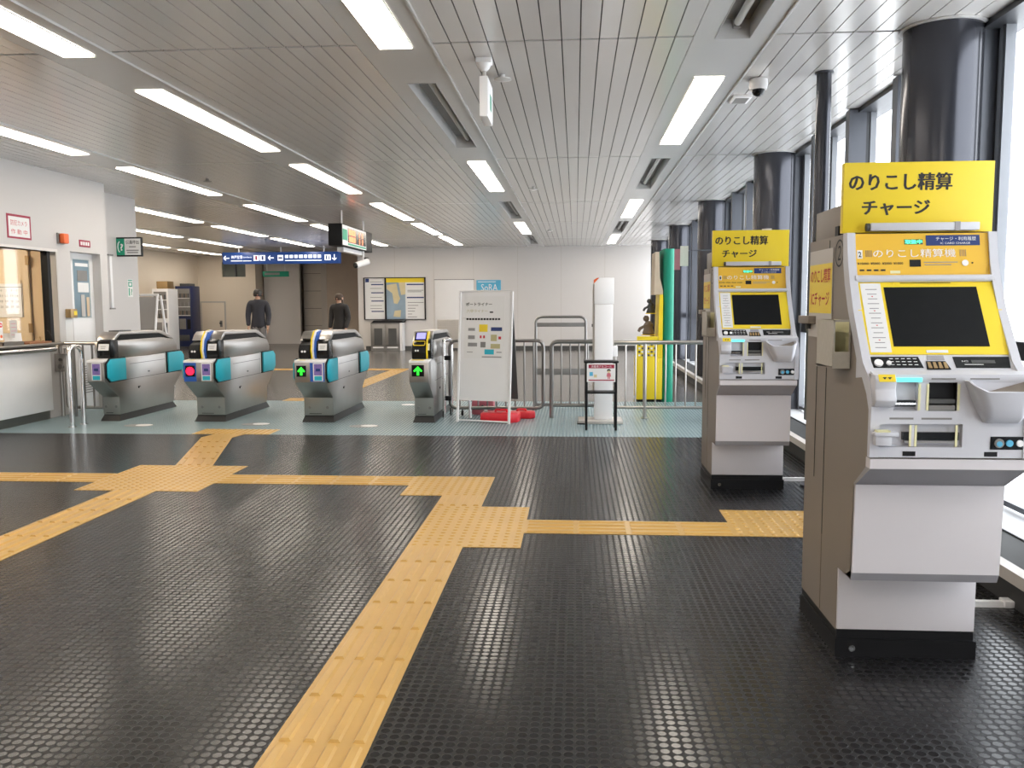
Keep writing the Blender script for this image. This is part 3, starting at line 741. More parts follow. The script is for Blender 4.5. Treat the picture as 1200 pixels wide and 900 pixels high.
fare_machine((.947, 6.055, 0), 'farther white fare adjustment machine with yellow sign, standing behind the near one', '1')

# ================================================================== TICKET GATES
def ticket_gate(x0, x1, label, front, readers, flaps, hood):
    w = x1-x0; yb = 9.0
    t = thing('ticket_gate', label, 'ticket gate', (x0, yb, 0), 'automatic ticket gates')
    prof = [(.34, .07), (.34, .27), (.045, .465), (.045, .685), (.24, .705), (1.95-.15, .70), (1.965, .69), (1.95, .455), (1.68, .26), (1.66, .07)]
    c = MB(); c.prism(prof, 0, w, 'steel', bev=.006); bo = c.build('body', t)
    c = MB()
    for side in ((w+.0004,) if True else ()):
        for (ya, za, yc, zc) in ((.45, .452, 1.5, .452), (.60, .625, 1.48, .625)):
            c.box(side-.001, side+.0004, ya, yc, za-.0025, za+.0025, 'dark_grey')
        c.box(side-.001, side+.002, 1.02, 1.06, .50, .515, 'dark_grey'); c.cyl((side, .78, .34), (side+.006, .78, .34), .013, 'black', 10)
        c.box(side-.001, side+.001, .79, .83, .345, .352, 'black')
    for bx in (w*.2, w*.8): c.cyl((bx, .338, .16), (bx, .333, .16), .016, 'steel_dark', 12)
    c.box(w*.18, w*.6, .335, .338, .087, .094, 'dark_grey')
    c.build('service_panel', bo)
    c = MB(); c.hexa([(-.015, .30, 0), (w+.015, .30, 0), (w+.015, 1.70, 0), (-.015, 1.70, 0)], [(.004, .36, .072), (w-.004, .36, .072), (w-.004, 1.64, .072), (.004, 1.64, .072)], 'rubber_base'); c.build('base', t)
    # upper housing
    hp = [(.245, .70), (.215, .83), (.235, .895), (.34, .905), (1.40, .90), (1.72, .865), (1.80, .78), (1.80, .70)]
    hx0, hx1 = (.0, w)
    if readers == 'pair': hx0 = w*.52
    c = MB(); c.prism(hp, hx0, hx1, 'steel', bev=.006); ho = c.build('housing', t)
    if readers == 'pair':
        c = MB(); c.prism([(.52, .70), (.50, .83), (.56, .93), (1.38, .93), (1.72, .865), (1.80, .78), (1.80, .70)], .004, w*.52, 'steel', bev=.005); c.build('housing', t)
    # roof hood with the dark slit beneath
    c = MB(); c.prism([(.33, .90), (.36, .965), (1.38, .958), (1.46, .90)], .02, w-.006, 'black_matte'); c.build('sensor_slit', ho)
    c = MB(); c.prism([(.28, .905), (.33, .965), (.40, 1.0), (1.36, .992), (1.48, .965), (1.72, .87), (1.60, .885), (1.34, .955), (.42, .966), (.33, .915)], .0, w, 'steel', bev=.003); c.build('hood', t)
    if hood:
        c = MB(); c.box(w*.2, w*.8, .46, .74, .995, 1.012, 'dark_grey', .003); c.build('status_lamp', t)
    # black reader head facing the front
    rx0 = w-.125 if readers == 'pair' else max(.012, w-.15)
    c = MB(); c.prism([(.235, .70), (.188, .72), (.182, .80), (.205, .90), (.25, .92), (.36, .90), (.36, .70)], rx0, w+.003, 'black_gloss' , bev=.004); ro = c.build('ticket_reader', t)
    c = MB(); c.hexa([(rx0+.018, .181, .80), (w-.012, .181, .80), (w-.012, .205, .875), (rx0+.018, .205, .875)], [(rx0+.018, .178, .80), (w-.012, .178, .80), (w-.012, .200, .877), (rx0+.018, .200, .877)], 'paper')
    c.text('▬▬', ((rx0+w)/2, .187, .845), X, (0, .3, 1), .06, .006, 'text_grey', 0); c.text('▬▬', ((rx0+w)/2, .180, .825), X, (0, .3, 1), .05, .006, 'text_grey', 0); c.build('reader_label', ro)
    if readers == 'pair':
        # spine: white, yellow and blue arched fin
        sx = w*.50
        for dx, m, z_ in ((-.028, 'yellow', .0), (-.008, 'white', .0), (.012, 'blue', -.01)):
            c = MB(); c.prism([(.20, .70), (.17, .80), (.20, .92+z_), (.29, 1.005+z_), (.40, 1.02+z_), (.52, 1.0+z_), (.56, .70)], sx+dx, sx+dx+.020, m, bev=.004); c.build('fin', t)
        c = MB(); c.prism([(.20, .70), (.16, .72), (.15, .80), (.19, .86), (.30, .90), (.50, .92), (.52, .70)], .012, sx-.034, 'black', bev=.008); co = c.build('card_reader', t)
        if front == 'green':
            c = MB(); c.hexa([(.03, .32, .915), (sx-.045, .32, .915), (sx-.045, .46, .985), (.03, .46, .985)], [(.03, .315, .92), (sx-.045, .315, .92), (sx-.045, .455, .99), (.03, .455, .99)], 'lcd'); c.build('display', co)
            c = MB(); c.box(.022, sx-.04, .28, .50, .90, .925, 'black', .003); c.build('display_base', co)
        c = MB(); c.cyl((.055, .150, .79), (.055, .146, .79), .012, 'text_white', 10); c.cyl((.085, .150, .79), (.085, .146, .79), .012, 'text_white', 10); c.build('reader_symbol', co)
        c = MB(); c.box(.03, sx-.05, .06, .145, .695, .703, 'yellow', .002); c.build('touch_mark', t)
    if readers == 'card':
        c = MB(); c.prism([(.20, .70), (.14, .71), (.12, .78), (.16, .86), (.20, .88), (.40, .90), (.40, .70)], .015, w*.78, 'black', bev=.008); co = c.build('card_reader', t)
        c = MB(); c.tube(arc([(.03, .150, .855), (w*.72, .150, .855), (w*.72, .185, .898), (.03, .185, .898)], .012, 3, True), .005, 'yellow', 6, True); c.build('touch_ring', co)
        c = MB(); c.prism([(.20, .895), (.30, .985), (.36, .985), (.36, .88)], .03, w*.76, 'black', bev=.003); c.build('display_base', co)
        c = MB(); c.hexa([(.05, .222, .920), (w*.70, .222, .920), (w*.70, .290, .981), (.05, .290, .981)], [(.05, .219, .923), (w*.70, .219, .923), (w*.70, .287, .984), (.05, .287, .984)], 'lcd'); c.build('display', co)
        c = MB(); c.cyl((.06, .122, .80), (.06, .117, .80), .010, 'text_white', 10); c.cyl((.085, .122, .80), (.085, .117, .80), .010, 'text_white', 10); c.build('reader_symbol', co)
        c = MB(); c.box(.02, w*.74, .055, .125, .695, .706, 'yellow', .003); c.build('touch_mark', t)
        c = MB(); c.prism([(.14, .71), (.12, .80), (.16, .90), (.24, 1.0), (.36, 1.0), (.36, .71)], w*.80, w*.85, 'yellow', bev=.003); c.build('fin', t)
    # front ledge top trim
    c = MB(); c.prism([(.038, .675), (.045, .70), (.24, .712), (.24, .70)], .0, w, 'white', bev=.002); c.build('front_ledge', t)
    # flaps folded into the flanks
    for fx, sgn in (([(w, 1)] if 'r' in flaps else [])+([(0, -1)] if 'l' in flaps else [])):
        for ya, yb_, mir in ((.07, .49, False), (1.48, 1.945, True)):
            z0, z1 = .448, .715; k = .055
            oc = [(ya+k*1.3, z0), (yb_, z0+.0), (yb_, z1), (ya+k*1.3, z1), (ya, z1-k), (ya, z0+k)] if not mir else [(ya, z0), (yb_-k*1.3, z0), (yb_, z0+k), (yb_, z1-k), (yb_-k*1.3, z1), (ya, z1)]
            c = MB(); c.prism(oc, fx, fx+sgn*.012, 'black', bev=.002); fo = c.build('flap_pocket', t)
            cy, cz = sum(p[0] for p in oc)/6, sum(p[1] for p in oc)/6
            oc2 = [(cy+(p[0]-cy)*.92, cz+(p[1]-cz)*.92) for p in oc]
            c = MB(); c.prism(oc2, fx+sgn*.010, fx+sgn*.03, 'teal', bev=.008); c.build('flap', fo)
            sy = yb_+.012 if not mir else ya-.012
            c = MB(); c.box(fx-.001, fx+sgn*.004, sy-.008, sy+.008, z0+.01, z1-.01, 'white'); c.build('sensor_strip', fo)
    # front face fittings
    zf0, zf1 = .478, .672; y_ = .0445
    if front in ('red', 'green') and readers == 'pair':
        if front == 'red': c = MB(); c.box(.005, .14, y_-.003, y_, zf0-.005, zf1+.005, 'blue'); c.build('front_panel', t)
        else: c = MB(); c.box(w-.16, w-.004, y_-.003, y_, zf0-.005, zf1+.005, 'blue'); c.build('front_panel', t)
        dx0, dx1 = .022, .128
        c = MB(); c.box(dx0, dx1, y_-.006, y_, .525, .645, 'black_gloss'); do = c.build('signal_display', t)
        c = MB(); cx, cz = (dx0+dx1)/2, .585
        if front == 'red': c.cyl((cx, y_-.006, cz), (cx, y_-.010, cz), .045, 'red_led', 24)
        else: c.prism([(cx-.012, cz-.045), (cx+.012, cz-.045), (cx+.012, cz+.005), (cx+.03, cz-.012), (cx+.042, cz), (cx, cz+.046), (cx-.042, cz), (cx-.03, cz-.012), (cx-.012, cz+.005)], y_-.009, y_-.006, 'green_led', 'y')
        c.build('signal_light', do)
    if front == 'green' and readers == 'card':
        c = MB(); c.box(.03, w-.05, y_-.006, y_, .53, .652, 'black_gloss'); do = c.build('signal_display', t)
        cx, cz = (.03+w-.05)/2, .59
        c = MB(); c.prism([(cx-.013, cz-.048), (cx+.013, cz-.048), (cx+.013, cz+.008), (cx+.036, cz-.012), (cx+.048, cz+.002), (cx, cz+.048), (cx-.048, cz+.002), (cx-.036, cz-.012), (cx-.013, cz+.008)], y_-.009, y_-.006, 'green_led', 'y'); c.build('signal_light', do)
    if front in ('red', 'green', 'none') and readers != 'card':
        px1 = w-.018 if front != 'none' else w-.03; px0 = px1-.108
        c = MB(); c.box(px0, px1, y_-.0045, y_-.003, zf0+.002, zf1, 'paper'); c.box(px0+.010, px1-.010, y_-.0052, y_-.004, zf0+.062, zf1-.010, 'violet'); c.box(px0+.012, px1-.012, y_-.0052, y_-.004, zf0+.008, zf0+.054, 'teal')
        c.box(px0+.03, px1-.03, y_-.0056, y_-.004, zf0+.105, zf0+.135, 'navy'); c.build('poster', t)
    return t
ticket_gate(-5.315, -5.12, 'leftmost ticket gate, narrow, steel hood with black slit, beside the counter railing', 'none', 'single', 'r', True)
ticket_gate(-4.225, -3.90, 'ticket gate showing a round red no-entry light on blue', 'red', 'pair', 'lr', False)
ticket_gate(-3.0, -2.67, 'wide ticket gate showing a green arrow beside a blue poster panel', 'green', 'pair', 'lr', False)
ticket_gate(-1.76, -1.548, 'narrow ticket gate with green arrow beside the metal barrier', 'green', 'card', '', False)

# floor stickers in the gate lanes
for i, (x, y, lab) in enumerate(((-4.72, 8.98, 'small oval floor sticker before the first gate lane'), (-3.47, 9.12, 'small oval floor sticker in the second gate lane'), (-2.25, 9.02, 'small oval floor sticker in the third gate lane'), (-2.2, 10.95, 'small pale floor sticker at far end of third gate lane'))):
    b = MB(); n_ = 20
    b.prism([(x+.16*math.cos(2*PI*k/n_), y+.11*math.sin(2*PI*k/n_)) for k in range(n_)], 0, .001, 'mid_grey' if i < 3 else 'blue_rubber', 'z')
    b.prism([(x+.05+.09*math.cos(2*PI*k/n_), y+.02+.075*math.sin(2*PI*k/n_)) for k in range(n_)], .001, .0015, 'paper', 'z')
    tag(b.build('floor_sticker'), lab, 'floor sticker', 'floor stickers in the gate lanes')

# ================================================================== LEFT SIDE: COUNTER, RAIL, OFFICE
t = thing('ticket_counter', 'white fronted ticket window counter with chrome edge on left wall', 'counter', (WX, 8.4, 0))
c = MB(); c.box(.0, .05, -1.3, 1.10, .10, .79, 'white', .004); c.build('front_panel', t)
c = MB(); c.box(-.0, .02, -1.3, 1.08, 0, .10, 'steel_dark'); c.build('toe_kick', t)
c = MB(); c.box(-.30, .12, -1.3, 1.26, .845, .875, 'steel', .005); c.build('counter_top', t)
c = MB(); c.tube([(.085, -1.3, .805), (.085, 1.12, .805)], .035, 'chrome', 14); c.box(0, .07, -1.3, 1.10, .79, .845, 'black_gloss'); c.build('chrome_rail', t)
# office behind
b = MB()
b.box(-8.8, WX-T, 10.0, 10.06, 0, CH, 'office_wall'); struct(b, 'wall_office'); b = MB(); b.box(-8.9, -8.8, 6, 10.06, 0, CH, 'office_wall'); struct(b, 'wall_office'); b = MB(); b.box(-8.8, WX-T, 6.0, 6.06, 0, CH, 'office_wall'); struct(b, 'wall_office')
b = MB(); b.box(-8.8, WX-T, 6.06, 10.0, 2.5, 2.56, 'white_wall'); struct(b, 'ceiling')
d = MB(); d.box(-7.42, -6.52, 9.965, 9.998, 0, 1.965, 'office_door', .004); d.box(-6.525, -6.505, 9.985, 9.999, 0, 1.985, 'brown'); d.box(-7.44, -6.505, 9.985, 9.999, 1.968, 1.985, 'brown')
o = struct(d, 'door_3')
for z in (1.78, .975):
    h = MB(); h.box(-6.54, -6.50, 9.945, 9.967, z, z+.11, 'brass'); h.build('hinge', o)
# calendar
t = thing('wall_calendar', 'large month calendar hanging on the beige office door', 'calendar', (-6.76, 9.955, 1.35))
c = MB(); c.box(-.36, .16, 0, .008, -.19, .21, 'paper'); c.build('sheet', t)
c = MB()
for k in range(31):
    cx, cz = -.30+(k % 7)*.065, .13-(k//7)*.065
    c.text(str(k+1), (cx, -.001, cz), X, Z, .034 if k > 8 else .016, .028, 'text_red' if k % 7 == 0 else 'text_grey', .02)
c.box(-.36, .16, -.001, 0, .165, .170, 'text_black'); c.box(.15, .156, -.004, 0, -.19, .25, 'brown'); c.build('dates', t)
# office pane and dark sliding frame
c = MB(); c.box(WX-.10, WX-.02, 9.64, 9.70, .875, 1.92, 'black'); c.box(WX-T, WX-.0, 9.78, 9.80, .875, 1.92, 'cream'); c.box(WX-T, WX+.01, 7.2, 9.80, 1.92, 1.95, 'white_wall'); o = struct(c, 'window_8')
g = MB(); g.box(WX-.075, WX-.069, 7.2, 9.64, .875, 1.92, 'glass'); g.build('pane', o)
# things on the counter
t = thing('pen_tray', 'brown wooden tray with a peg on the ticket counter', 'tray', (-6.0, 9.25, .875))
c = MB(); c.box(-.06, .04, -.18, .22, 0, .02, 'wood', .003); c.box(-.06, -.05, -.18, .22, .02, .03, 'wood'); c.build('tray', t)
c = MB(); c.cyl((-.01, .10, .02), (-.01, .10, .055), .008, 'brass', 10); c.cyl((-.01, .10, .055), (-.01, .10, .075), .017, 'brass', 12); c.build('peg', t)
t = thing('card_stand', 'small white notice stand on the ticket counter beside the wooden tray', 'notice stand', (-6.17, 9.02, .875))
c = MB(); c.plate((.04, .02, .065), (.75, .66, 0), (-.1, 0, 1), .17, .12, .004, 'paper'); c.build('card', t)
c = MB(); c.box(-.03, .07, -.06, .06, 0, .006, 'paper'); c.build('foot', t)
b = MB(); b.tube([(-6.02, 9.58, .875), (-6.03, 9.57, .95), (-6.05, 9.54, 1.01)], .009, 'black', 8); b.cyl((-6.02, 9.58, .875), (-6.02, 9.58, .89), .022, 'black', 12); tag(b.build('pen_holder'), 'black slanted pen on stand at the end of the counter', 'pen')
t = thing('coin_tray', 'shallow silver money tray on ticket counter at frame edge', 'tray', (-5.99, 8.80, .875))
c = MB(); c.box(-.08, .05, -.2, .14, 0, .008, 'steel'); c.build('base', t)
c = MB(); c.box(-.08, -.07, -.2, .14, .008, .04, 'steel'); c.box(.04, .05, -.2, .14, .008, .04, 'steel'); c.box(-.08, .05, -.2, -.19, .008, .04, 'steel'); c.box(-.08, .05, .13, .14, .008, .04, 'steel'); c.build('rim', t)
# stickers on office glass
gx = WX-.068
for (ya, yb, za, zb, kind, lab) in ((8.80, 8.86, .93, 1.13, 'a', 'narrow white sticker with red no-entry mark on the ticket window'), (8.98, 9.10, .95, 1.14, 'b', 'pink notice sticker on the ticket window beside the no-entry one')):
    b = MB(); b.box(gx, gx+.001, ya, yb, za, zb, 'paper' if kind == 'a' else 'cream')
    if kind == 'a':
        cy = (ya+yb)/2; b.cyl((gx+.001, cy, 1.09), (gx+.002, cy, 1.09), .026, 'red', 16); b.box(gx+.002, gx+.0025, cy-.018, cy+.018, 1.084, 1.096, 'paper'); b.cyl((gx+.001, cy, .97), (gx+.002, cy, .97), .018, 'orange', 12)
    else:
        for i in range(4): b.box(gx+.001, gx+.0015, ya+.02, yb-.02, .98+i*.04, .985+i*.04, 'pink')
    tag(b.build('window_sticker'), lab, 'sticker')
# signs on the left wall
t = thing('camera_notice', 'white notice with dark red border high above the ticket window', 'sign', (WX, 9.13, 2.152))
c = MB(); c.box(0, .004, -.205, .205, -.13, .13, 'red_dark'); c.box(.004, .005, -.18, .18, -.11, .105, 'paper'); c.build('board', t)
c = MB(); c.text('防犯カメラ', (.0058, -.005, .04), Y, Z, .28, .06, 'text_red', .0); c.build('lettering', t); c = MB(); c.text('作 動 中', (.0058, -.005, -.055), Y, Z, .28, .055, 'text_red', .0); c.build('lettering', t)
t = thing('warning_lamp', 'small orange-red warning lamp on the white left wall', 'lamp', (WX, 9.87, 2.08))
c = MB(); c.box(0, .025, -.06, .06, -.065, .065, 'steel_dark', .004); c.build('bracket', t)
c = MB(); c.box(.025, .085, -.045, .06, -.058, .058, 'orange', .012); c.build('lens', t)
t = thing('door_sign', 'small red sign with white letters above the recessed door', 'sign', (WX, 10.39, 2.055))
c = MB(); c.box(0, .006, -.12, .12, -.042, .042, 'red_dark', .002); c.build('plate', t)
c = MB()
for i in range(5): c.box(.006, .007, -.095+i*.04, -.07+i*.04, -.022, .022, 'text_white')
c.build('lettering', t)
# recessed door
d = MB(); d.box(-6.185, -6.155, 10.07, 10.73, 0, 1.945, 'white', .003); o = struct(d, 'door_1')
g = MB(); g.box(-6.156, -6.148, 10.28, 10.64, 1.14, 1.87, 'glass_tint'); g.box(-6.1545, -6.153, 10.29, 10.63, 1.15, 1.86, 'map_blue'); g.build('pane', o)
g = MB()
for ya, yb, za, zb, m_ in ((10.36, 10.58, 1.60, 1.73, 'mid_grey'), (10.32, 10.60, 1.78, 1.82, 'paper'), (10.36, 10.60, 1.46, 1.58, 'paper'), (10.42, 10.50, 1.16, 1.43, 'cream'), (10.54, 10.60, 1.16, 1.40, 'office_wall')): g.box(-6.147, -6.1455, ya, yb, za, zb, m_)
g.build('posted_notices', o)
g = MB()
for i in range(12): g.box(-6.156, -6.146, 10.34, 10.64, .20+i*.03, .208+i*.03, 'mid_grey')
g.build('louvre', o)
t = thing('card_box', 'small brown box with yellow card on the wall beside the recessed door', 'box', (WX, 10.0, 1.20))
c = MB(); c.box(0, .07, -.09, .045, -.05, .055, 'brass', .004); c.build('box', t)
c = MB(); c.box(.071, .073, -.03, .035, -.02, .03, 'yellow'); c.build('card', t)
b = MB(); b.box(WX, WX+.002, 9.90, 10.05, .72, 1.13, 'paper'); tag(b.build('wall_notice'), 'plain white paper stuck on the wall under the brown box', 'notice')
# second wall face fittings
t = thing('call_sign', 'black framed green and white telephone sign hanging from the left wall', 'sign', (-6.5, 12.0, 2.12))
c = MB(); c.box(-.03, .36, -.03, .03, -.135, .135, 'black', .004); c.box(.0, .355, -.032, -.03, -.115, .115, 'paper'); c.box(.0, .12, -.033, -.031, -.115, .115, 'green'); c.build('board', t)
c = MB(); c.text('?', (.078, -.0338, -.005), X, Z, .045, .10, 'text_white', .03); c.tube([(.05, -.035, .075), (.03, -.035, .05), (.022, -.035, 0), (.03, -.035, -.05), (.05, -.035, -.075)], .008, 'text_white', 6)
c.text('係員呼出', (.235, -.0328, .065), X, Z, .19, .055, 'text_black', .01)
for z, wq in ((-.0, .10), (-.05, .18), (-.08, .16)): c.box(.235-wq/2, .235+wq/2, -.0328, -.032, z-.008, z+.008, 'text_grey')
c.build('lettering', t)
t = thing('vertical_strip', 'slim white vertical strip between brackets on the left wall', 'wall strip', (-6.5, 11.66, 1.62))
c = MB(); c.box(.04, .08, -.03, .03, -.36, .36, 'white', .006); c.build('strip', t)
for z in (-.38, .36):
    c = MB(); c.box(0, .09, -.08, .05, z, z+.02, 'mid_grey'); c.build('bracket', t)
t = thing('help_sticker', 'narrow green and white pictogram sticker on the left wall', 'sticker', (-6.5, 12.30, 1.545))
c = MB(); c.box(0, .002, -.07, .07, -.13, .13, 'paper'); c.build('sheet', t)
c = MB(); c.box(.002, .003, -.055, .055, .02, .09, 'green'); c.box(.003, .0035, -.03, .03, .035, .075, 'paper'); c.text('?', (.0035, .03, -.055), Y, Z, .04, .09, 'text_green', .03); c.box(.002, .003, -.05, -.02, -.11, 0, 'green'); c.box(.002, .003, -.06, .06, .105, .12, 'green'); c.build('pictogram', t)

# counter railing with lock box
t = thing('railing', 'grey steel railing with vertical bars between counter and first gate', 'railing', (-6.02, 9.72, 0))
c = MB(); c.tube(arc([(0, 0, 0), (0, 0, .855), (.67, 0, .855)], .05), .021, 'steel', 12); c.build('top_rail', t)
c = MB(); c.tube(arc([(.05, .02, .80), (.05, .02, .10), (.67, .02, .10)], .05), .019, 'steel', 12); c.build('lower_rail', t)
for x in (.16, .27, .38, .49, .60):
    c = MB(); c.cyl((x, .01, .10), (x, .01, .85), .011, 'steel_dark', 10); c.build('bar', t)
for x in (.10, .17):
    c = MB(); c.cyl((x, -.02, 0), (x, -.02, .80), .016, 'steel_dark', 10); c.build('post', t)
c = MB(); c.box(-.03, .12, -.08, -.03, .53, .74, 'steel', .004); lo = c.build('lock_plate', t)
c = MB(); c.cyl((.05, -.08, .67), (.05, -.10, .67), .018, 'dark_grey', 14); c.cyl((.055, -.08, .59), (.055, -.11, .59), .03, 'steel_dark', 14); c.build('lock_knob', lo)
# bollard
b = MB(); b.tube(arc([(-5.36, 8.80, 0), (-5.36, 8.80, .86), (-5.36, 9.02, .86), (-5.36, 9.02, 0)], .09, 8), .025, 'chrome', 16)
for y in (8.80, 9.02): b.cyl((-5.36, y, 0), (-5.36, y, .008), .045, 'chrome', 16)
tag(b.build('hoop_bollard'), 'shiny chrome hoop bollard standing before the first ticket gate', 'bollard')

# ================================================================== REAR LEFT: BOARD, VENDING MACHINES
t = thing('folding_sign_board', 'grey faced white framed folding board behind the first ticket gate', 'sign board', (-6.66, 13.0, 0))
c = MB(); c.hexa([(-.24, -.30, .10), (.24, -.30, .10), (.24, -.28, .10), (-.24, -.28, .10)], [(-.22, -.02, 1.42), (.22, -.02, 1.42), (.22, 0, 1.42), (-.22, 0, 1.42)], 'whiteboard'); c.build('front_board', t)
c = MB()
for x in (-.235, .225): c.tube([(x, -.32, 0), (x, -.01, 1.45)], .02, 'white', 8)
c.tube([(-.24, -.01, 1.45), (.24, -.01, 1.45)], .02, 'white', 8); c.build('front_frame', t)
c = MB()
for x in (-.20, .26): c.tube([(x, .34, 0), (x, .02, 1.44)], .02, 'white', 8)
c.build('rear_frame', t)
def vending(label, x, y, w, d, h, m, rz):
    t = thing('vending_machine', label, 'vending machine', (x, y, 0), None, rz)
    c = MB(); c.box(0, w, 0, d, .03, h, m, .01); c.build('cabinet', t)
    c = MB(); c.box(.02, w-.02, .03, d-.02, 0, .03, 'dark_grey'); c.build('base', t)
    c = MB(); c.box(.05, w-.05, -.002, 0, h*.52, h-.08, 'mid_grey'); wo = c.build('display_window', t)
    for k in range(3):
        z = h*.53+k*.26
        c = MB(); c.box(.05, w-.05, -.03, 0, z-.025, z, 'paper'); c.build('shelf', wo)
        c = MB()
        for q in range(6): c.cyl((.09+q*(w-.18)/5, -.016, z), (.09+q*(w-.18)/5, -.016, z+.13), .021, ('dark_grey', 'mid_grey', 'brown', 'text_grey')[(q*2+k) % 4], 8)
        c.build('sample_bottles', wo)
    c = MB(); c.box(w-.16, w-.05, -.012, 0, h*.30, h*.46, 'black', .003); c.build('coin_panel', t)
    c = MB(); c.box(.10, w-.20, -.012, 0, h*.30, h*.47, 'mid_grey', .003); c.build('picture_panel', t)
    c = MB(); c.box(.08, w-.10, -.014, 0, .20, .38, 'dark_grey', .003); c.build('dispensing_flap', t)
    return t
vending('dark navy blue drinks vending machine against far beige wall', -12.12, 25.6, .50, .60, 1.86, 'vending_blue', 0)
vending('white drinks vending machine left of the navy blue one', -11.70, 23.3, .46, .60, 1.74, 'white', 0)
b = MB(); b.box(-11.62, -11.30, 23.42, 23.80, 1.742, 1.95, 'brass', .01); tag(b.build('cardboard_box'), 'brown cardboard box on top of the white vending machine', 'box')
b = MB(); b.box(-12.02, -11.72, 25.7, 26.1, 1.861, 1.94, 'dark_grey', .01); tag(b.build('flat_box'), 'dark flat box on top of the navy vending machine', 'box')

# ================================================================== HANGING SIGNS AND CAMERAS
t = thing('direction_sign', 'long blue lit direction sign with white arrows hanging over the gates', 'sign', (-7.96, 23.2, 2.555)); t.scale = (1.84, 1.84, 1.84)
c = MB(); c.box(-.90, .86, 0, .12, -.085, .085, 'blue_lit', .004); bo = c.build('light_box', t)
c = MB(); y_ = -.001
def arrow(c, cx, cz, s, d):
    if d == 'l': pts = [(-1, 0), (-.35, .75), (-.05, .75), (-.45, .15), (1, .15), (1, -.15), (-.45, -.15), (-.05, -.75), (-.35, -.75)]
    else: pts = [(0, -1), (.75, -.35), (.75, -.05), (.15, -.45), (.15, 1), (-.15, 1), (-.15, -.45), (-.75, -.05), (-.75, -.35)]
    c.prism([(cx+p[0]*s, cz+p[1]*s) for p in pts], y_-.001, y_, 'white_lit', 'y')
arrow(c, -.84, 0, .045, 'l'); c.text('神戸空港', (-.68, y_, .015), X, Z, .17, .05, 'white_lit', .0); c.box(-.77, -.60, y_-.001, y_, -.045, -.035, 'white_lit'); c.text('Kobe Airport', (-.52, y_, .01), X, Z, .13, .025, 'white_lit', 0); c.box(-.59, -.46, y_-.001, y_, -.045, -.038, 'white_lit')
for px in (-.385, -.29): c.box(px-.04, px+.04, y_-.001, y_, -.04, .04, 'white_lit')
c.box(-.40, -.37, y_-.002, y_, -.03, .03, 'red_dark'); c.box(-.305, -.275, y_-.002, y_, -.03, .03, 'navy')
arrow(c, -.165, 0, .045, 'l'); c.box(-.06, .02, y_-.001, y_, -.04, .04, 'white_lit'); c.box(-.05, .01, y_-.002, y_, -.015, .01, 'navy')
for a, q in ((.05, .10), (.12, .17), (.19, .24), (.26, .32), (.34, .38), (.40, .46), (.48, .52), (.54, .59)): c.box(a, q, y_-.001, y_, -.005, .04, 'white_lit')
c.box(.05, .60, y_-.001, y_, -.045, -.035, 'white_lit')
c.box(.645, .735, y_-.001, y_, -.04, .04, 'white_lit'); c.box(.665, .685, y_-.002, y_, -.03, .03, 'navy'); c.box(.70, .715, y_-.002, y_, -.03, .02, 'navy')
arrow(c, .79, 0, .045, 'd'); c.build('lettering', t)
for x in (-.67, -.03, .62):
    c = MB(); c.cyl((x, .06, .085), (x, .06, (CH-2.555)/1.84), .010, 'white', 10); c.build('hanger', t)
t = thing('exit_box', 'small dark green lit sign hanging far behind the blue direction sign', 'sign', (-8.93, 25.5, 2.22))
c = MB(); c.box(-.42, .36, 0, .1, -.10, .06, 'green', .005); c.build('light_box', t)
c = MB(); c.box(-.36, .1, -.002, 0, -.05, .02, 'text_grey'); c.build('pictogram', t)
for x in (-.3, .25):
    c = MB(); c.cyl((x, .05, .06), (x, .05, CH-2.22), .012, 'white', 8); c.build('hanger', t)

t = thing('departure_board', 'black cased departure display with orange text hanging over the gates', 'display board', (-3.99, 14.3, 2.46)); t.scale = (1.55, 1.63, 1.52)
c = MB(); c.box(-.075, .075, 0, 1.32, -.125, .115, 'black', .004); bo = c.build('case', t)
c = MB(); xx_ = .0755; c.box(xx_, xx_+.002, .02, 1.02, -.115, .105, 'paper'); c.box(xx_+.002, xx_+.003, .22, 1.0, -.075, .085, 'black_gloss'); c.box(xx_+.002, xx_+.003, .02, .20, -.06, .06, 'green'); c.box(xx_+.002, xx_+.003, .22, 1.0, -.105, -.085, 'green'); c.build('front_glass', t)
c = MB()
for z0, z1 in ((.01, .07), (-.065, -.005)):
    for a, q in ((.27, .36), (.37, .46), (.47, .54)): c.box(xx_+.003, xx_+.004, a, q, z0, z1, 'orange_led')
    for a, q in ((.70, .73), (.82, .86)): c.box(xx_+.003, xx_+.004, a, q, z0, z1, 'orange_led')
c.build('led_text', t)
c = MB(); c.box(-.055, .02, .25, 1.15, -.175, -.125, 'white', .004); c.build('lower_trough', t)
c = MB(); c.cyl((.07, .02, .115), (.07, .02, (CH-2.46)/1.52), .009, 'white', 10); c.build('hanger', t)
c = MB(); c.cyl((.0, 1.2, .115), (.0, 1.2, (CH-2.46)/1.52), .009, 'white', 10); c.build('hanger', t)

t = thing('security_camera', 'white bullet security camera hanging under the departure board', 'camera', (-3.95, 15.95, 2.055)); t.scale = (1.6, 1.6, 1.6)
c = MB(); c.cyl((.01, .02, .02), (.01, .02, .1335), .009, 'white', 10); c.build('stem', t)
c = MB(); c.tube([(-.055, -.06, -.03), (.06, .05, .02)], .036, 'white', 16); c.build('camera_body', t)
c = MB(); c.cyl((-.054, -.059, -.0295), (-.072, -.076, -.037), .030, 'black_gloss', 16); c.build('lens', t)
c = MB(); c.box(.005, .06, .04, .09, .02, .065, 'dark_grey', .004); c.build('joint', t)
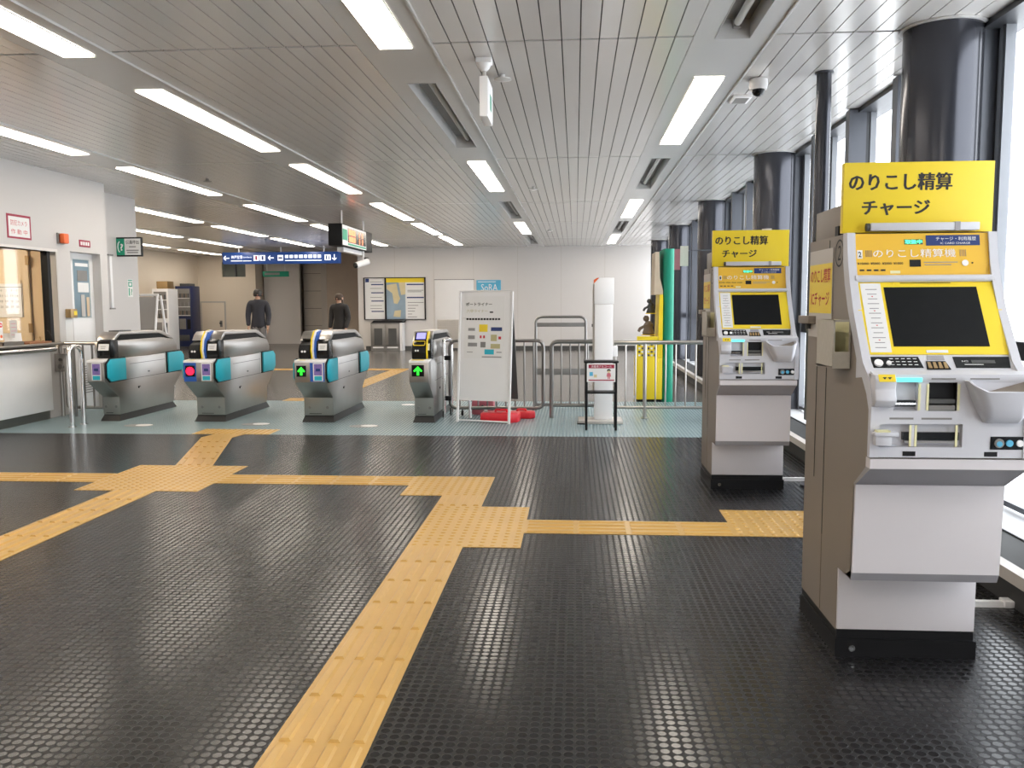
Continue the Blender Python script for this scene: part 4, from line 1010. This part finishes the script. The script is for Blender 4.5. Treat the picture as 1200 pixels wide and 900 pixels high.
# dome camera
t = thing('dome_camera', 'white dome security camera with black lens under the ceiling', 'camera', (1.27, 6.32, CH))
c = MB(); c.lathe((0, 0, 0), [(.048, 0), (.062, -.005), (.064, -.05), (.058, -.075)], 'white', 24); c.build('housing', t)
c = MB(); c.lathe((0, 0, 0), [(.045, -.074), (.044, -.09), (.034, -.108), (.018, -.118), (.004, -.121)], 'black_gloss', 20); c.build('dome', t)
b = MB(); b.box(1.18, 1.32, 6.78, 7.0, CH-.022, CH, 'white', .004); b.box(1.2, 1.3, 6.80, 6.98, CH-.024, CH-.022, 'mid_grey'); tag(b.build('ceiling_hatch'), 'small white ceiling box beside the dome camera', 'ceiling box')
# exit sign, edge on
t = thing('hanging_sign', 'slim white box sign hung edge on from the ceiling by a short stem', 'sign', (-.585, 5.66, CH))
c = MB(); c.box(-.05, .05, -.05, .05, -.03, 0, 'white', .004); c.lathe((0, 0, -.03), [(.05, 0), (.035, -.03), (.02, -.045)], 'white', 12); c.build('ceiling_mount', t)
c = MB(); c.cyl((0, 0, -.06), (0, 0, -.12), .012, 'steel', 10); c.build('stem', t)
c = MB(); c.box(-.027, .027, -.05, .27, -.365, -.115, 'white', .004); bo = c.build('sign_box', t)
c = MB(); c.box(.027, .029, -.035, .255, -.345, -.135, 'paper'); c.box(.029, .0295, .07, .17, -.30, -.20, 'green'); c.build('sign_face', t)
# ceiling discs
for (x, y, r, lab) in ((-.50, 6.05, .062, 'flat round ceiling disc right beside the hanging white sign'), (-.568, 11.8, .06, 'small round ceiling disc in the middle of the planked ceiling'), (-.554, 18.6, .07, 'far round ceiling disc over the back of the hall'), (-4.55, 10.6, .05, 'small grey detector on the left part of the ceiling')):
    b = MB(); b.lathe((x, y, CH), [(.018, 0), (.018, -.025), (r, -.028), (r, -.034), (.02, -.045)], 'ceiling_strip' if r != .05 else 'mid_grey', 20); tag(b.build('ceiling_disc'), lab, 'ceiling disc', 'round fittings on the ceiling')

# ================================================================== BACK WALL
t = thing('map_board', 'black framed twin notice board with area map and timetables on back wall', 'notice board', (-5.0, 24.07, 1.44))
c = MB()
for x0, x1 in ((-.93, -.90), (-.335, -.29), (.79, .82)): c.box(x0, x1, -.03, .028, -.59, .59, 'black')
for z0, z1 in ((-.59, -.57), (.57, .59)): c.box(-.93, .82, -.03, .028, z0, z1, 'black')
c.build('frame', t)
c = MB(); c.box(-.90, -.335, 0, .028, -.57, .57, 'paper'); c.box(-.88, -.78, -.002, 0, .46, .56, 'navy')
for z in (.38, .15, -.08, -.37): c.box(-.72, -.37, -.002, 0, z, z+.03, 'navy')
for z in (.46, .28, .03, -.2, -.28): c.box(-.75, -.42, -.002, 0, z, z+.015, 'text_grey')
c.build('timetable', t)
c = MB(); c.box(-.29, .79, 0, .028, -.57, .57, 'paper'); c.box(-.29, .79, -.002, 0, .45, .57, 'yellow'); c.box(-.29, .25, -.002, 0, -.57, .45, 'map_blue')
c.prism([(-.28, .38), (.0, .42), (.06, .1), (.10, .0), (.02, -.15), (-.08, -.13), (-.12, .15), (-.28, .27)], -.004, -.002, 'map_sand', 'y'); c.prism([(-.1, -.50), (.10, -.52), (.12, -.32), (-.06, -.34)], -.004, -.002, 'map_sand', 'y')
c.prism([(.06, .45), (.25, .45), (.25, .12), (.13, .10)], -.004, -.002, 'map_sand', 'y')
for z in (.375, .01): c.box(.29, .77, -.002, 0, z, z+.035, 'navy')
for z, wq in ((.22, .45), (.18, .4), (-.12, .45), (-.2, .30), (-.28, .22), (-.36, .2), (-.44, .12), (-.52, .26)): c.box(.31, .31+wq, -.002, 0, z, z+.018, 'text_grey')
c.build('area_map', t)
# low twin cabinet
t = thing('twin_cabinet', 'low grey cabinet with two dark glazed doors under the notice board', 'cabinet', (-5.25, 23.7, 0))
c = MB(); c.box(-.42, .40, 0, .36, .0, .77, 'mid_grey', .004); c.box(.40, .47, .0, .36, 0, .77, 'white'); c.build('carcass', t)
c = MB(); c.hexa([(-.40, -.02, .77), (.40, -.02, .77), (.46, .36, .77), (-.42, .36, .77)], [(-.34, .02, .835), (.50, .02, .835), (.52, .36, .835), (-.36, .36, .835)], 'black'); c.build('top', t)
for x in (-.40, .0):
    c = MB(); c.box(x+.02, x+.37, -.012, 0, .06, .72, 'steel_dark', .003); do = c.build('door', t)
    c = MB(); c.box(x+.08, x+.31, -.015, -.012, .16, .62, 'dark_grey'); c.build('pane', do)
    c = MB(); c.box(x+.04, x+.34, -.016, -.012, .07, .11, 'paper'); c.build('label_strip', do)
# back door, vent
d = MB(); d.box(-3.92, -2.83, 24.08, 24.098, 0, 1.95, 'white', .003); d.box(-3.94, -2.81, 24.085, 24.0985, 1.95, 1.97, 'mid_grey'); o = struct(d, 'door_4')
g = MB(); g.box(-2.98, -2.95, 24.05, 24.08, .95, 1.1, 'steel'); g.build('door_handle', o)
t = thing('vent_panel', 'pale louvred vent panel low on the back wall', 'vent', (-3.4, 24.06, .45))
c = MB(); c.box(-.46, .46, 0, .03, -.40, .40, 'cream', .003); c.build('frame', t)
c = MB()
for i in range(15): c.box(-.42, .42, -.01, 0, -.36+i*.05, -.34+i*.05, 'panel_grey')
c.build('louvres', t)
# poster on the back wall
t = thing('wall_poster', 'light blue poster with white letters on back wall above the folding sign', 'poster', (-2.41, 24.08, 1.52))
c = MB(); c.box(-.34, .34, 0, .012, -.42, .42, 'blue_sky'); c.build('sheet', t)
c = MB(); c.text('SoRA', (.02, -.001, .215), X, Z, .46, .19, 'text_white', .0); c.box(-.30, .20, -.001, 0, .36, .38, 'text_white'); c.box(-.30, .30, -.001, 0, -.2, -.1, 'text_white'); c.build('lettering', t)

# ================================================================== FOLDING SIGN, WEIGHTS
t = thing('folding_sign', 'tall white A-frame sign with rail pass poster before the barrier', 'sign board', (-1.0, 9.33, 0), None, -.30)
hw = .305
c = MB(); fy0, fy1 = -.02, .10
def fr(x, z, d=0.): return (x, fy0+(fy1-fy0)*z/1.43+d, z)
c.tube([fr(-hw, 0), fr(-hw, 1.43), fr(hw, 1.43), fr(hw, 0)], .016, 'white', 8); c.tube([fr(-hw, .02), fr(hw, .02)], .010, 'white', 8); c.build('front_frame', t)
c = MB(); c.hexa([fr(-hw+.01, .24, 0), fr(hw-.01, .24, 0), fr(hw-.01, .24, .01), fr(-hw+.01, .24, .01)], [fr(-hw+.01, 1.42, 0), fr(hw-.01, 1.42, 0), fr(hw-.01, 1.42, .01), fr(-hw+.01, 1.42, .01)], 'white'); c.build('front_board', t)
c = MB(); c.tube([(-hw, .33, 0), (-hw, .12, 1.43), (hw, .12, 1.43), (hw, .33, 0)], .016, 'white', 8)
c.build('rear_frame', t)
c = MB(); c.hexa([(-hw+.01, .285, .24), (hw-.01, .285, .24), (hw-.01, .295, .24), (-hw+.01, .295, .24)], [(-hw+.01, .125, 1.42), (hw-.01, .125, 1.42), (hw-.01, .135, 1.42), (-hw+.01, .135, 1.42)], 'dark_grey'); c.build('rear_board', t)
c = MB()
def ps(c, x0, x1, z0, z1, m, d=-.004): c.hexa([fr(x0, z0, d-.001), fr(x1, z0, d-.001), fr(x1, z0, d), fr(x0, z0, d)], [fr(x0, z1, d-.001), fr(x1, z1, d-.001), fr(x1, z1, d), fr(x0, z1, d)], m)
ps(c, -.245, .225, .70, 1.375, 'paper', -.0015); po = c.build('poster', t)
c = MB(); U = Vector((0, (fy1-fy0)/1.43, 1))
c.text('ポートライナー', fr(-.08, 1.29, -.004), X, U, .31, .038, 'text_black', .02); c.text('六甲ライナー', fr(-.10, 1.215, -.004), X, U, .25, .036, 'text_olive', .0); c.box(.05, .09, fr(0, 1.2, -.004)[1], fr(0, 1.2, -.003)[1], 1.195, 1.21, 'text_black')
c.build('heading_print', po)
c = MB()
for i in range(12): ps(c, -.225+i*.034, -.200+i*.034, 1.118, 1.138, 'text_black')
c.build('text_line', po)
for x0, x1, z0, z1, m in ((-.20, -.12, 1.0, 1.03, 'text_grey'), (-.07, .03, .99, 1.07, 'yellow'), (.07, .20, 1.0, 1.04, 'navy'), (-.20, -.12, .91, .95, 'text_grey'), (-.06, -.04, .92, .95, 'text_red'), (-.02, .0, .92, .95, 'text_red'), (.07, .14, .89, .96, 'text_olive'), (.16, .19, .91, .94, 'text_red'), (-.20, -.09, .83, .87, 'text_grey'), (-.05, .01, .82, .88, 'mid_grey'), (.07, .18, .81, .86, 'text_olive'), (-.21, -.14, .765, .772, 'text_grey'), (-.0, .11, .745, .80, 'teal'), (.14, .20, .765, .775, 'text_grey'), (-.03, .20, .712, .724, 'text_grey')):
    c = MB(); ps(c, x0, x1, z0, z1, m); c.build('logo_print', po)
def weight(label, loc, rz, m, s=1.):
    t = thing('base_weight', label, 'base weight', loc, 'plastic base weights under the folding sign', rz)
    c = MB(); c.prism([(-.20*s, -.11*s), (.14*s, -.13*s), (.22*s, -.07*s), (.22*s, .08*s), (.14*s, .13*s), (-.20*s, .10*s)], 0, .105*s, m, 'z', bev=.018); c.build('tank', t)
    c = MB(); c.cyl((-.16*s, 0, .10*s), (-.16*s, 0, .125*s), .022, 'cream', 14); c.build('cap', t)
    c = MB(); c.tube(arc([(-.05*s, -.0, .10*s), (-.05*s, 0, .13*s), (.08*s, 0, .13*s), (.08*s, 0, .10*s)], .012), .012, m, 8); c.build('handle', t)
    return t
weight('bright red plastic weight at the foot of the white folding sign', (-.83, 9.44, 0), -.12, 'red')
weight('second red plastic weight behind the near leg of the folding sign', (-.62, 9.74, 0), .1, 'red', .75)
t = thing('base_weight', 'faded pink-red weight block behind the red ones under the sign', 'base weight', (-1.05, 10.07, .0))
c = MB(); c.box(-.16, .10, -.08, .08, 0, .17, 'pink', .02); c.build('tank', t)
c = MB(); c.cyl((-.03, -.08, .10), (-.03, -.095, .10), .018, 'dark_grey', 10); c.build('cap', t)

# ================================================================== BARRIERS
t = thing('rolling_barrier', 'grey tubular rolling barrier partly hidden behind the folding sign', 'barrier', (-.91, 9.93, 0), 'grey tube barriers')
c = MB(); c.tube(arc([(-.54, 0, .09), (-.54, 0, .87), (.54, 0, .87), (.54, 0, .09)], .08, 5, True), .021, 'steel_dark', 10, True); c.build('loop_frame', t)
for i in range(9):
    x = -.43+i*.1075
    c = MB(); c.cyl((x, 0, .09), (x, 0, .87), .010, 'steel_dark', 8); c.build('bar', t)
for x in (-.40, .42):
    c = MB(); c.cyl((x-.012, 0, .028), (x+.012, 0, .028), .028, 'black', 14); c.cyl((x, 0, .03), (x, 0, .085), .010, 'dark_grey', 8); c.build('caster', t)
t = thing('fixed_barrier', 'grey tubular barrier standing between rolling barrier and white pillar device', 'barrier', (-.27, 9.78, 0), 'grey tube barriers')
c = MB(); c.tube(arc([(0, 0, 0), (0, 0, .865), (.52, 0, .865)], .07), .024, 'steel_dark', 10); c.tube([(0, 0, .14), (.52, 0, .14)], .018, 'steel_dark', 8); c.tube([(.52, 0, 0), (.52, 0, .865)], .02, 'steel', 8); c.build('frame', t)
for i in range(4):
    x = .11+i*.1
    c = MB(); c.cyl((x, 0, .14), (x, 0, .86), .009, 'steel_dark', 8); c.build('bar', t)
t = thing('gate_post', 'chrome hinge post with black clamps beside the last ticket gate', 'post', (-1.47, 9.72, 0))
c = MB(); c.tube(arc([(-.02, 0, 0), (-.02, 0, .88), (.02, .3, .88), (.02, .3, 0)], .03), .022, 'chrome', 12); c.build('post', t)
for z in (.20, .66):
    c = MB(); c.box(.0, .06, -.03, .03, z, z+.05, 'black', .004); c.build('clamp', t)
t = thing('panel_stand', 'tall round-cornered grey tube stand with cross bands behind the barriers', 'stand', (-.18, 10.6, 0))
c = MB(); c.tube(arc([(-.305, 0, 0), (-.305, 0, 1.13), (.305, 0, 1.13), (.305, 0, 0)], .08), .016, 'steel_dark', 10); c.build('frame', t)
for z0, z1 in ((1.01, 1.06), (.42, .50), (.03, .07)):
    c = MB(); c.box(-.29, .29, -.008, .008, z0, z1, 'mid_grey', .003); c.build('cross_band', t)
c = MB()
c.box(-.31, -.29, -.18, .18, 0, .02, 'steel_dark', .003); c.box(.29, .31, -.18, .18, 0, .02, 'steel_dark', .003); c.build('foot', t)
# right-hand railing
t = thing('railing', 'bright steel railing between white pillar device and window wall', 'railing', (.43, 9.75, 0))
c = MB(); c.tube([(0, 0, .855), (1.5, 0, .855)], .024, 'steel', 12); c.build('top_rail', t)
c = MB(); c.tube([(0, 0, .125), (1.5, 0, .125)], .017, 'steel', 10); c.build('lower_rail', t)
for i in range(13):
    x = .02+i*.111
    if abs(x-.345) < .04: continue
    c = MB(); c.cyl((x, 0, .125), (x, 0, .85), .009, 'steel', 8); c.build('bar', t)
for x in (.345, 1.46):
    c = MB(); c.cyl((x, 0, 0), (x, 0, .85), .021, 'steel', 12); c.cyl((x, 0, 0), (x, 0, .01), .04, 'steel', 12); c.build('post', t)

# white pillar device
t = thing('pillar_device', 'tall white pillar device with orange corner lamp on a wide base plate', 'pillar device', (.30, 9.42, 0))
c = MB(); c.box(-.27, .21, -.16, .20, 0, .035, 'cream', .006); c.box(-.28, -.20, -.19, .0, 0, .012, 'black'); c.build('base_plate', t)
c = MB(); c.box(-.095, .10, -.05, .10, .035, 1.28, 'white', .006); c.build('column', t)
c = MB(); c.prism([(-.10, 1.285), (.11, 1.285), (.11, 1.565), (-.045, 1.565), (-.10, 1.51)], -.055, .105, 'white', 'y', bev=.004); c.build('head', t)
c = MB(); c.prism([(-.104, 1.505), (-.104, 1.545), (-.07, 1.565), (-.048, 1.565)], -.05, .10, 'orange', 'y'); c.build('lamp', t)
c = MB(); c.box(-.115, -.096, .0, .03, .3, 1.5, 'cream'); c.box(-.125, -.115, -.0, .02, 1.04, 1.07, 'black'); c.build('side_channel', t)
c = MB(); c.box(.10, .155, -.02, .06, .72, .83, 'white', .006); c.build('side_box', t)
# sanitiser stand
t = thing('sanitiser_stand', 'low black metal stand with red and white hand sanitiser sign', 'stand', (.262, 8.83, 0))
for x in (-.15, .15):
    for y in (-.02, .2):
        c = MB(); c.box(x-.012, x+.012, y-.012, y+.012, 0, .69, 'black', .002); c.build('leg', t)
c = MB(); c.box(-.175, .175, -.035, .215, .69, .708, 'black', .002); c.build('top_shelf', t)
c = MB(); c.box(-.15, .15, -.02, .2, .375, .39, 'black', .002); c.build('lower_shelf', t)
c = MB(); c.box(-.146, .142, -.046, -.034, .50, .685, 'paper'); c.box(-.13, .13, -.047, -.046, .638, .675, 'red_dark'); c.box(-.13, .13, -.047, -.046, .512, .523, 'red_dark'); c.box(-.12, -.085, -.047, -.046, .56, .60, 'blue_sky'); c.box(-.108, -.097, -.047, -.046, .60, .615, 'white')
c.text('消毒用アルコール', (0, -.0475, .656), X, Z, .21, .024, 'text_white', .0)
c.box(-.075, -.045, -.047, -.046, .545, .575, 'map_sand'); so = c.build('sign', t)
c = MB(); c.cyl((.075, -.046, .607), (.075, -.0475, .607), .016, 'map_sand', 12); c.prism([(.055, .607), (.06, .626), (.075, .632), (.09, .626), (.096, .607), (.075, .616)], -.0482, -.0475, 'text_black', 'y'); c.prism([(.058, .59), (.092, .59), (.098, .553), (.052, .553)], -.0475, -.046, 'pink', 'y'); c.box(.064, .073, -.0475, -.046, .53, .553, 'pink'); c.box(.078, .087, -.0475, -.046, .53, .553, 'pink'); c.build('figure_drawing', so)

# yellow display rack with green side
t = thing('display_stand', 'tall yellow and green display stand with plywood head beyond the railing', 'display stand', (.80, 11.40, 0))
c = MB(); c.box(0, .333, 0, .55, .03, .58, 'yellow', .006); c.box(.02, .32, .02, .53, 0, .03, 'black'); c.build('base_box', t)
c = MB(); c.prism([(.27, .58), (.333, .58), (.333, 1.40), (.29, 1.40)], .0, .55, 'yellow', 'y'); c.build('back_board', t)
c = MB(); c.prism([(.22, 1.40), (.333, 1.40), (.333, 1.45), (.29, 1.62), (.28, 1.95), (.23, 1.95)], .02, .53, 'plywood', 'y'); c.build('head_board', t)
c = MB()
vs = []
for k in range(9):
    a = PI*k/8
    vs.append((.40+.05*math.sin(a), .0+.55*k/8))
c.prism([(.335, .05)]+[(.405-.07*math.cos(PI*k/12), .05-.06*math.sin(PI*k/12)) for k in range(1, 12)]+[(.475, .05), (.475, .55), (.335, .55)], 0, 1.99, 'green_bright', 'z'); c.build('side_panel', t)
c = MB()
for i in range(6):
    for j in range(5): c.box(.02+i*.04, .045+i*.04, -.003, 0, .60+j*.045, .625+j*.045, 'dark_grey' if (i+j) % 2 else 'paper')
c.box(0, .268, .0, .02, .58, .86, 'yellow'); c.build('leaflet_rack', t)
# items on the stand
for (x, y, z, s, m, lab) in ((.97, 11.68, .875, .10, 'brown', 'lower brown figurine on the yellow display stand'), (1.0, 11.68, 1.16, .075, 'dark_grey', 'upper dark figurine on the yellow display stand')):
    t2 = thing('figurine', lab, 'figurine', (x, y, z), None)
    c = MB(); c.box(-s*.9, .085 if s > .08 else .06, -s*.8, s*.8, -.012, 0, 'yellow'); c.build('ledge', t2)
    c = MB(); c.lathe((0, 0, 0), [(s*.7, 0), (s*.8, s*.2), (s*.55, s*.9), (s*.65, s*1.3), (s*.3, s*1.8)], m, 14); c.build('figure_body', t2)
    c = MB(); c.lathe((-s*.3, 0, s*1.7), [(s*.15, 0), (s*.4, s*.2), (s*.42, s*.5), (s*.2, s*.8)], m, 12); c.tube([(-s*.5, 0, s*1.1), (-s*1.1, -s*.2, s*.8), (-s*1.3, -s*.1, s*.4)], s*.2, m, 8); c.build('head_and_arm', t2)
# pink and beige hanging banner on the window wall
t = thing('small_banner', 'small pink and beige sign projecting from the far window posts', 'sign', (1.40, 12.0, 1.9))
c = MB(); c.box(-.10, .015, 0, .01, -.16, .12, 'dusty_pink'); c.build('pink_half', t)
c = MB(); c.box(.015, .125, 0, .01, -.11, .16, 'holder'); c.build('beige_half', t)
c = MB(); c.tube([(.125, .005, .10), (.95, .005, .10)], .008, 'frame_grey', 8); c.build('bracket', t)
# paper on the column above the far machine
t = thing('column_notice', 'small beige notice on the column above the farther fare machine', 'notice', (2.09, 9.48, 0))
c = MB()
for k in range(4):
    a0, a1 = math.radians(226+k*7), math.radians(226+(k+1)*7)
    c.quad((.214*math.cos(a0), .214*math.sin(a0), 1.93), (.214*math.cos(a1), .214*math.sin(a1), 1.93), (.214*math.cos(a1), .214*math.sin(a1), 2.06), (.214*math.cos(a0), .214*math.sin(a0), 2.06), 'cream')
c.build('sheet', t)
# cable covers
t = thing('cable_cover', 'white floor cable cover from the near fare machine to the window plinth', 'cable cover', (1.455, 3.74, 0))
c = MB(); c.prism([(-.022, 0), (.022, 0), (.014, .022), (-.014, .022)], 0, .40, 'white'); c.build('channel', t)
c = MB(); c.box(.365, .405, -.03, .03, 0, .03, 'white', .004); c.build('end_cap', t)
t = thing('cable_cover', 'white floor cable cover behind the farther fare machine', 'cable cover', (1.445, 6.36, 0))
c = MB(); c.prism([(-.022, 0), (.022, 0), (.014, .022), (-.014, .022)], 0, .41, 'white'); c.build('channel', t)
c = MB(); c.box(.0, .045, -.03, .03, 0, .03, 'white', .004); c.build('end_cap', t)

# ================================================================== PEOPLE
def person(label, loc, rz, h, hair, top, legs, long_hair):
    t = thing('person', label, 'person', loc, None, rz)
    s = h/1.70
    J = {'pel': (0, 0, .92), 'bel': (0, .01, 1.05), 'che': (0, .01, 1.28), 'nkb': (0, .01, 1.43), 'nk': (0, 0, 1.49), 'hd': (0, -.015, 1.58), 'top': (0, -.01, 1.66),
         'shl': (-.17, .01, 1.38), 'ell': (-.22, .02, 1.10), 'wrl': (-.21, -.06, .87), 'shr': (.17, .01, 1.38), 'elr': (.22, .02, 1.10), 'wrr': (.20, -.08, .88),
         'hpl': (-.085, 0, .88), 'knl': (-.09, -.015, .48), 'anl': (-.095, .02, .085), 'tol': (-.10, -.13, .035), 'hpr': (.085, 0, .88), 'knr': (.09, -.02, .48), 'anr': (.10, .02, .085), 'tor': (.11, -.13, .035)}
    R = {'pel': .135, 'bel': .125, 'che': .145, 'nkb': .075, 'nk': .052, 'hd': .088, 'top': .062, 'shl': .07, 'ell': .046, 'wrl': .03, 'shr': .07, 'elr': .046, 'wrr': .03, 'hpl': .085, 'knl': .058, 'anl': .042, 'tol': .032, 'hpr': .085, 'knr': .058, 'anr': .042, 'tor': .032}
    E = [('pel', 'bel'), ('bel', 'che'), ('che', 'nkb'), ('nkb', 'nk'), ('nk', 'hd'), ('hd', 'top'), ('che', 'shl'), ('shl', 'ell'), ('ell', 'wrl'), ('che', 'shr'), ('shr', 'elr'), ('elr', 'wrr'), ('pel', 'hpl'), ('hpl', 'knl'), ('knl', 'anl'), ('anl', 'tol'), ('pel', 'hpr'), ('hpr', 'knr'), ('knr', 'anr'), ('anr', 'tor')]
    for sd in ('l', 'r'):       # hand: palm then five finger chains
        sx = -1 if sd == 'l' else 1; w = Vector(J['wr'+sd]); p = w+Vector((0, -.015, -.07)); J['pm'+sd] = p[:]; R['pm'+sd] = .026; E.append(('wr'+sd, 'pm'+sd))
        for k in range(4):
            q = p+Vector((0, -.03+k*.019, -.03)); L_ = (.062, .075, .070, .055)[k]
            a, e_ = 'f%d%sa' % (k, sd), 'f%d%sb' % (k, sd)
            J[a] = q[:]; J[e_] = (q+Vector((-sx*.018, -.004, -L_)))[:]; R[a] = .0105; R[e_] = .008; E += [('pm'+sd, a), (a, e_)]
        q = p+Vector((-sx*.01, -.042, .005)); J['th'+sd] = q[:]; J['ti'+sd] = (q+Vector((-sx*.012, -.015, -.05)))[:]; R['th'+sd] = .012; R['ti'+sd] = .009; E += [('pm'+sd, 'th'+sd), ('th'+sd, 'ti'+sd)]
    names = list(J); me = bpy.data.meshes.new('body'); me.from_pydata([Vector(J[n])*s for n in names], [(names.index(a), names.index(b_)) for a, b_ in E], [])
    o = bpy.data.objects.new('body', me); COL.objects.link(o)
    md = o.modifiers.new('skin', 'SKIN'); md.use_smooth_shade = True
    for i, n in enumerate(names):
        sv = me.skin_vertices[0].data[i]; r = R[n]*s; sv.radius = (r, r*(.72 if n in ('che', 'bel', 'pel') else 1)); sv.use_root = n == 'pel'
    sub = o.modifiers.new('sub', 'SUBSURF'); sub.levels = 2; sub.render_levels = 2
    bpy.context.view_layer.update()
    m2 = bpy.data.meshes.new_from_object(o.evaluated_get(bpy.context.evaluated_depsgraph_get())); bpy.data.objects.remove(o); m2.name = 'body'
    for n in ('skin', top, legs, 'black'): m2.materials.append(M[n])
    for p in m2.polygons:
        z = p.center.z/s; x = abs(p.center.x)/s
        p.material_index = 0 if z > 1.455 or (z < .875 and x > .155) else 3 if z < .10 else 1 if z > .90 or x > .17 else 2
        p.use_smooth = True
    body = bpy.data.objects.new('body', m2); COL.objects.link(body); body.parent = t
    # jacket shell: torso surface offset outwards
    def shell(name, test, off, mname):
        bm = bmesh.new(); bm.from_mesh(m2); bm.normal_update()
        bmesh.ops.delete(bm, geom=[f for f in bm.faces if not test(f.calc_center_median()/s)], context='FACES')
        bm.normal_update()
        for v in bm.verts: v.co += v.normal*off
        mm = bpy.data.meshes.new(name); bm.to_mesh(mm); bm.free(); mm.materials.clear(); mm.materials.append(M[mname])
        for p in mm.polygons: p.material_index = 0
        ob = bpy.data.objects.new(name, mm); COL.objects.link(ob); ob.parent = t
        sd = ob.modifiers.new('solid', 'SOLIDIFY'); sd.thickness = .008; sd.offset = -1
    shell('jacket', lambda c: .84 < c.z < 1.45 and not (c.z < .90 and abs(c.x) > .16), .014, top)
    shell('trousers', lambda c: .10 < c.z < .93 and abs(c.x) < .165, .008, legs)
    # face and hair
    c = MB(); hz = 1.575
    c.lathe((0, -.018, hz-.045), [(.012, .15), (.055, .142), (.082, .11), (.094, .06), (.092, .02), (.084, -.01)][::-1], hair, 18)
    if long_hair: c.prism([(.02, -.02), (.09, .0), (.085, .05), (.0, .085), (-.085, .05), (-.09, .0), (-.02, -.02), (0, .03)], 1.42, hz+.06, hair, 'z', bev=.015)
    for i, v in enumerate(c.v): c.v[i] = tuple(Vector((v[0], v[1]+.018, v[2]))*s)
    c.build('hair', t)
    c = MB()
    c.prism([(-.10, 1.565), (-.128, 1.555), (-.10, 1.54)], -.012, .012, 'skin', 'x', bev=.003)
    for x in (-.032, .032): c.cyl((x, -.098, 1.582), (x, -.106, 1.582), .009, 'text_black', 10)
    c.box(-.022, .022, -.106, -.098, 1.519, 1.525, 'pink')
    for x in (-.095, .095): c.cyl((x-.006, -.01, 1.56), (x+.006, -.01, 1.56), .026, 'skin', 10)
    for i, v in enumerate(c.v): c.v[i] = tuple(Vector(v)*s)
    c.build('face', t)
    return t
person('person with dark jacket standing beyond the gate that shows a red light', (-6.72, 18.0, 0), .3, 1.64, 'hair', 'jacket_dark', 'trousers_grey', False)
person('person with dark jacket standing beyond the gate with green arrow and blue panel', (-4.97, 18.0, 0), -.2, 1.54, 'hair_brown', 'jacket_black', 'trousers_dark', True)
# lamp of the ticket office ceiling
t = thing('office_lamp', 'flat ceiling lamp inside the ticket office', 'ceiling light', (-7.3, 8.6, 2.497))
c = MB(); c.box(-.3, .3, -.6, .6, -.05, 0, 'white', .006); c.build('housing', t)
c = MB(); c.box(-.26, .26, -.56, .56, -.055, -.05, 'office_lamp'); c.build('diffuser', t)
